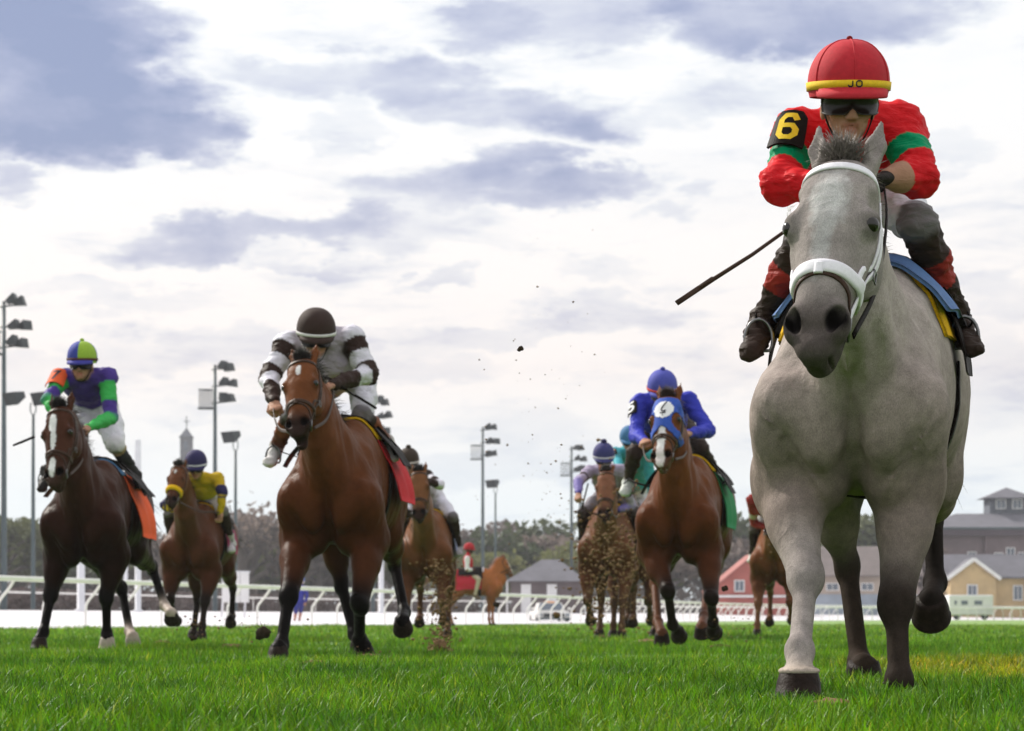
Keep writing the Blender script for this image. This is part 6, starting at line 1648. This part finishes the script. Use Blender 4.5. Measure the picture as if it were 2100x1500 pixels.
s_, e_ = upper(rt, JT, 0); arm_badge(rt, s_ + np.array((0, 0, .03)), s_ * .4 + e_ * .6, .078, (-.5, -.9, .1), .13, .12, MAT['leather_black'], '2', cloth((.6, .35, .25)), .09, aspect=.7)
far_runner(1588, 31.0, 11, W(1580, 1032, 30.0), W(1577, 1098, 29.8), B5, 'light chestnut racehorse seen left of the grey horse\'s foreleg, farthest back', 'saddle on the farthest-back chestnut', 'jockey in maroon and white at the very back, half hidden by the grey horse',
    dict(torso=MAR, breeches=(.3, .3, .28), upper=[(.5, MAR), (.7, (.6, .55, .55)), (2, MAR)], fore=MAR, boot=BRW, foot=(.6, .6, .55)), mk_helm((.26, .03, .03)), (.3, .32, .05), head=W(1568, 1004, 30.5), seed=23)

# ---- mounted outrider, side on
OUTC = dict(body=(.30, .095, .03), top=(.36, .12, .04), leg=(.26, .085, .03), muzzle=(.16, .06, .03), face=(.30, .10, .035), belly=(.16, .055, .02), mane=(.20, .07, .03))
YO = 66.0; bx = X_(982, YO)
def go(x, y, z): return np.array((bx - y, YO + x, z))
orider_h = make_horse('pony', (bx, YO), math.radians(-90), 'chestnut pony with white blaze standing side-on before the rail', 'outrider', W(1037, 1144, YO), W(1054, 1181, YO),
    [(go(-.17, -.38, .50), go(-.17, -.38, .20), go(-.17, -.42, .0), 0.0), (go(.17, -.28, .50), go(.17, -.28, .20), go(.17, -.32, .0), 0.0)],
    [(None, go(-.17, .90, .55), go(-.17, .86, .2), go(-.17, .80, .0), 0.0), (None, go(.17, .80, .55), go(.17, .76, .2), go(.17, .70, .0), 0.0)],
    OUTC, res=.03, hres=.022, drop=0.0, lift=.0, head_k=1.15, marks=[(.45, .0, .5, .05, (.8, .78, .76))], seed=29, detail=False)
orr = [W(990, 1172, 65.9), W(990, 1172, 66.1)]
make_bridle(orider_h, MAT['leather'], reins=orr, simple=True)
make_saddle(orider_h, 'red western saddle cloth with pale border on the pony', cloth((.45, .02, .04)), [W(978, 1228, 65.6), W(978, 1228, 66.4)], y0=-.08, y1=.62, zl=1.02, pad=cloth((.55, .5, .55)))
JO_ = dict(head=W(962, 1128, YO), chest=W(960, 1152, YO), pelvis=W(962, 1174, YO), shoulder=[W(958, 1146, 65.8), W(958, 1146, 66.2)], elbow=[W(958, 1168, 65.75), W(958, 1168, 66.25)], wrist=orr,
   hip=[W(964, 1176, 65.9), W(964, 1176, 66.1)], knee=[W(982, 1188, 65.65), W(982, 1188, 66.35)], ankle=[W(974, 1222, 65.6), W(974, 1222, 66.4)], toe=[W(984, 1228, 65.6), W(984, 1228, 66.4)])
make_rider('outrider in red vest, white shirt and red cap sitting upright on the pony', gb(W(968, 1266, YO)), JO_, dict(torso=(.45, .02, .03), breeches=(.42, .36, .27), upper=(.7, .68, .72), fore=[(.3, (.7, .68, .72)), (2, (.10, .045, .03))], boot=(.42, .36, .27), foot=(.12, .08, .05), skin=(.07, .035, .025)), res=.02,
   helmet=mk_helm((.42, .02, .03), (.3, .02, .03), .14), goggles=None, up=(0, 0, 1), facing=(1, -.1, 0), group='people', hres=.009)
# ---- walker behind the rail
YW = 84.0; zb = track_z((X_(612, YW), YW))
def gw(px, py, dy=0.0): p = W(px, py, YW + dy); return p
JW = dict(head=gw(618, 1192), chest=gw(615, 1212), pelvis=gw(614, 1232), shoulder=[gw(604, 1206), gw(628, 1206)], elbow=[gw(602, 1224), gw(630, 1222)], wrist=[gw(606, 1238), gw(626, 1236)], hip=[gw(609, 1234), gw(619, 1234)], knee=[gw(607, 1254, -.1), gw(617, 1252, .1)],
   ankle=[gw(604, 1273, .0), gw(614, 1272, .25)], toe=[gw(603, 1276, -.15), gw(613, 1275, .1)])
make_rider('person in blue jacket and cap walking behind the rail', gb(W(614, 1266, YW)), JW, dict(torso=(.035, .04, .26), breeches=(.035, .04, .2), upper=(.035, .04, .26), fore=(.035, .04, .26), boot=[(.2, (.035, .04, .2)), (2, (.40, .20, .15))], foot=(.2, .15, .15), hips=(.035, .04, .24)), res=.024,
   helmet=mk_helm((.12, .18, .5), None, .12), up=(0, 0, 1), facing=(-.4, -1, 0), group='people', hres=.009)
# ------------------------------------------------------------------ turf and dirt thrown up by the hooves
MAT['dirt'] = mat_plain('dirt', (.16, .095, .045), .95, .5, 30, .4)
MAT['soil'] = mat_plain('dark_soil', (.030, .020, .012), .95, .4, 30, .4)
def clod_mesh(seed, r, blades=0):
    rs = np.random.RandomState(seed); mb = MB(); n, m = 12, 8; P = []; Q = []
    for i in range(m + 1):
        for j in range(n):
            el = math.pi * i / m; az = 2 * math.pi * j / n; P.append((math.sin(el) * math.cos(az), math.sin(el) * math.sin(az) * .9, math.cos(el) * .8))
    P = A3(P); P = P * (.55 + .9 * vnoise(P + seed * 3.7, 1.6, seed))[:, None] * r * (1 + .35 * (vnoise(P + seed, 4.5, seed + 1) - .5))[:, None]
    for i in range(m):
        for j in range(n): Q.append((i * n + j, i * n + (j + 1) % n, (i + 1) * n + (j + 1) % n, (i + 1) * n + j))
    mb.add(P, Q); return mb
def build_dirt():
    clods = [(540, 1298, 13.2, .045, 'soil', 'dark clod of turf in the air left of the bay\'s forefoot'), (903, 1326, 16.5, .055, 'dirt', 'brown clod landing beneath the dirt plume behind the bay'), (396, 1309, 18.0, .026, 'soil', 'small dark clod under the yellow-nosed horse'),
             (395, 1282, 19.0, .020, 'soil', 'tiny clod just below the yellow-nosed horse\'s raised hoof'), (1067, 716, 9.0, .013, 'soil', 'lone dark clod high in the sky left of centre'), (1141, 1262, 20.0, .032, 'dirt', 'round brown clod before the small white truck'),
             (1018, 1240, 20.0, .026, 'soil', 'green-flecked clod right of the pony\'s forelegs'), (1486, 1207, 14.0, .020, 'soil', 'small clod in front of the red house')]
    for i, (px, py, Y, r, m, lab) in enumerate(clods):
        o = clod_mesh(i + 1, r).build('dirt_clod', MAT[m], None, True); o.location = tuple(W(px, py, Y)); tag(o, lab, 'clod', 'clods kicked up by the runners')
        if i in (0, 6):
            rs = np.random.RandomState(i); mb = MB()
            for k in range(26):
                a = rs.randn(3); a[2] = abs(a[2]) * .9; a = unit(a); L = r * (1.1 + .9 * rs.rand()); s = unit(np.cross(a, rs.randn(3))) * .0022; p = a * r * .4
                mb.add([p - s, p + s, p + a * L], [(0, 1, 2)])
            t = mb.build('grass_roots', MAT['blades'] if i else MAT['soil'], o); t['kind'] = 'stuff'
    divots = [(762, 1352, .05, 'beside the bay\'s hind foot'), (905, 1340, .07, 'under the dirt plume'), (330, 1322, .06, 'between the two left-hand horses'), (1330, 1318, .06, 'under the blue-hooded chestnut'), (1480, 1330, .05, 'right of the blue-hooded chestnut'), (640, 1368, .05, 'in front of the bay'), (1700, 1452, .035, 'right of the grey horse\'s leading hoof'), (470, 1330, .06, 'left of the bay\'s forefoot on the turf')]
    for i, (px, py, r, lab) in enumerate(divots):
        Y = CAM_H * F_PX / (py - HZ); o = clod_mesh(20 + i, r).build('divot', MAT['dirt'], None, True); p = W(px, py, Y); o.location = (p[0], p[1], .012); o.scale = (1.5, 1.9, .55); tag(o, 'torn-up lump of soil on the turf ' + lab, 'divot', 'divots in the turf')
    rs = np.random.RandomState(5); VV = []; FF = []; off = 0
    def spray(n, cx, cy, sx, sy, Y, sY, r0, r1, shape=None):
        nonlocal off
        for _ in range(n):
            a, b = rs.randn() * sx, rs.randn() * sy
            if shape == 'col': b = (rs.rand() - .5) * 2 * sy; a = rs.randn() * sx * (.45 + .55 * (1 - (b / sy + 1) / 2))
            y = Y + rs.randn() * sY; p = W(cx + a, cy + b, y)
            if p[2] < .02: continue
            r = r0 * .7 + (r1 * 1.25 - r0) * rs.rand() ** 3.2; q = rs.randn(6, 3) * .18 + np.array([(1, 0, 0), (-1, 0, 0), (0, 1, 0), (0, -1, 0), (0, 0, 1), (0, 0, -1)]); q = q * r * np.array((1, 1, .75)) + p
            VV.append(q); FF.append(np.array([(0, 2, 4), (2, 1, 4), (1, 3, 4), (3, 0, 4), (2, 0, 5), (1, 2, 5), (3, 1, 5), (0, 3, 5)]) + off); off += 6
    spray(900, 1255, 1130, 42, 62, 25.2, .5, .007, .026)
    spray(260, 1225, 1235, 20, 40, 25.2, .5, .006, .02); spray(160, 1300, 1215, 22, 50, 25.6, .4, .006, .02)
    spray(650, 903, 1235, 26, 88, 21.5, .35, .006, .020, 'col'); spray(260, 903, 1318, 16, 14, 16.6, .15, .003, .012)
    spray(90, 1120, 820, 90, 170, 12, 2.0, .002, .007); spray(90, 1150, 1010, 80, 70, 20, 2, .005, .012); spray(70, 1585, 1090, 18, 60, 29.5, .3, .008, .02)
    spray(60, 398, 1285, 8, 22, 18.4, .2, .004, .012); spray(80, 1500, 1280, 40, 20, 15, 1, .003, .008); spray(50, 480, 1285, 50, 12, 15, .5, .003, .01); spray(40, 760, 1345, 25, 8, 14.2, .2, .003, .01)
    o = mesh_obj('flying_dirt', np.concatenate(VV), np.concatenate(FF), MAT['dirt'], None, smooth=False)
    tag(o, 'fine brown dirt spraying up around the rear horses', 'dirt', kind='stuff')
build_dirt()

# ------------------------------------------------------------------ moist air over the course
def build_haze():
    mb = MB(); mb.box((0, 315, 19.4), (900, 780, 42)); m = bpy.data.materials.new('haze'); m.use_nodes = True; T = NT(m.node_tree); T.n.clear()
    v = T.new('ShaderNodeVolumePrincipled', ins={'Color': (.86, .88, .95, 1), 'Density': .00038, 'Anisotropy': .3}); T.new('ShaderNodeOutputMaterial', ins={1: v.outputs[0]})
    o = mb.build('haze', m); tag(o, 'thin pale haze over the whole course', 'haze', kind='stuff')
build_haze()
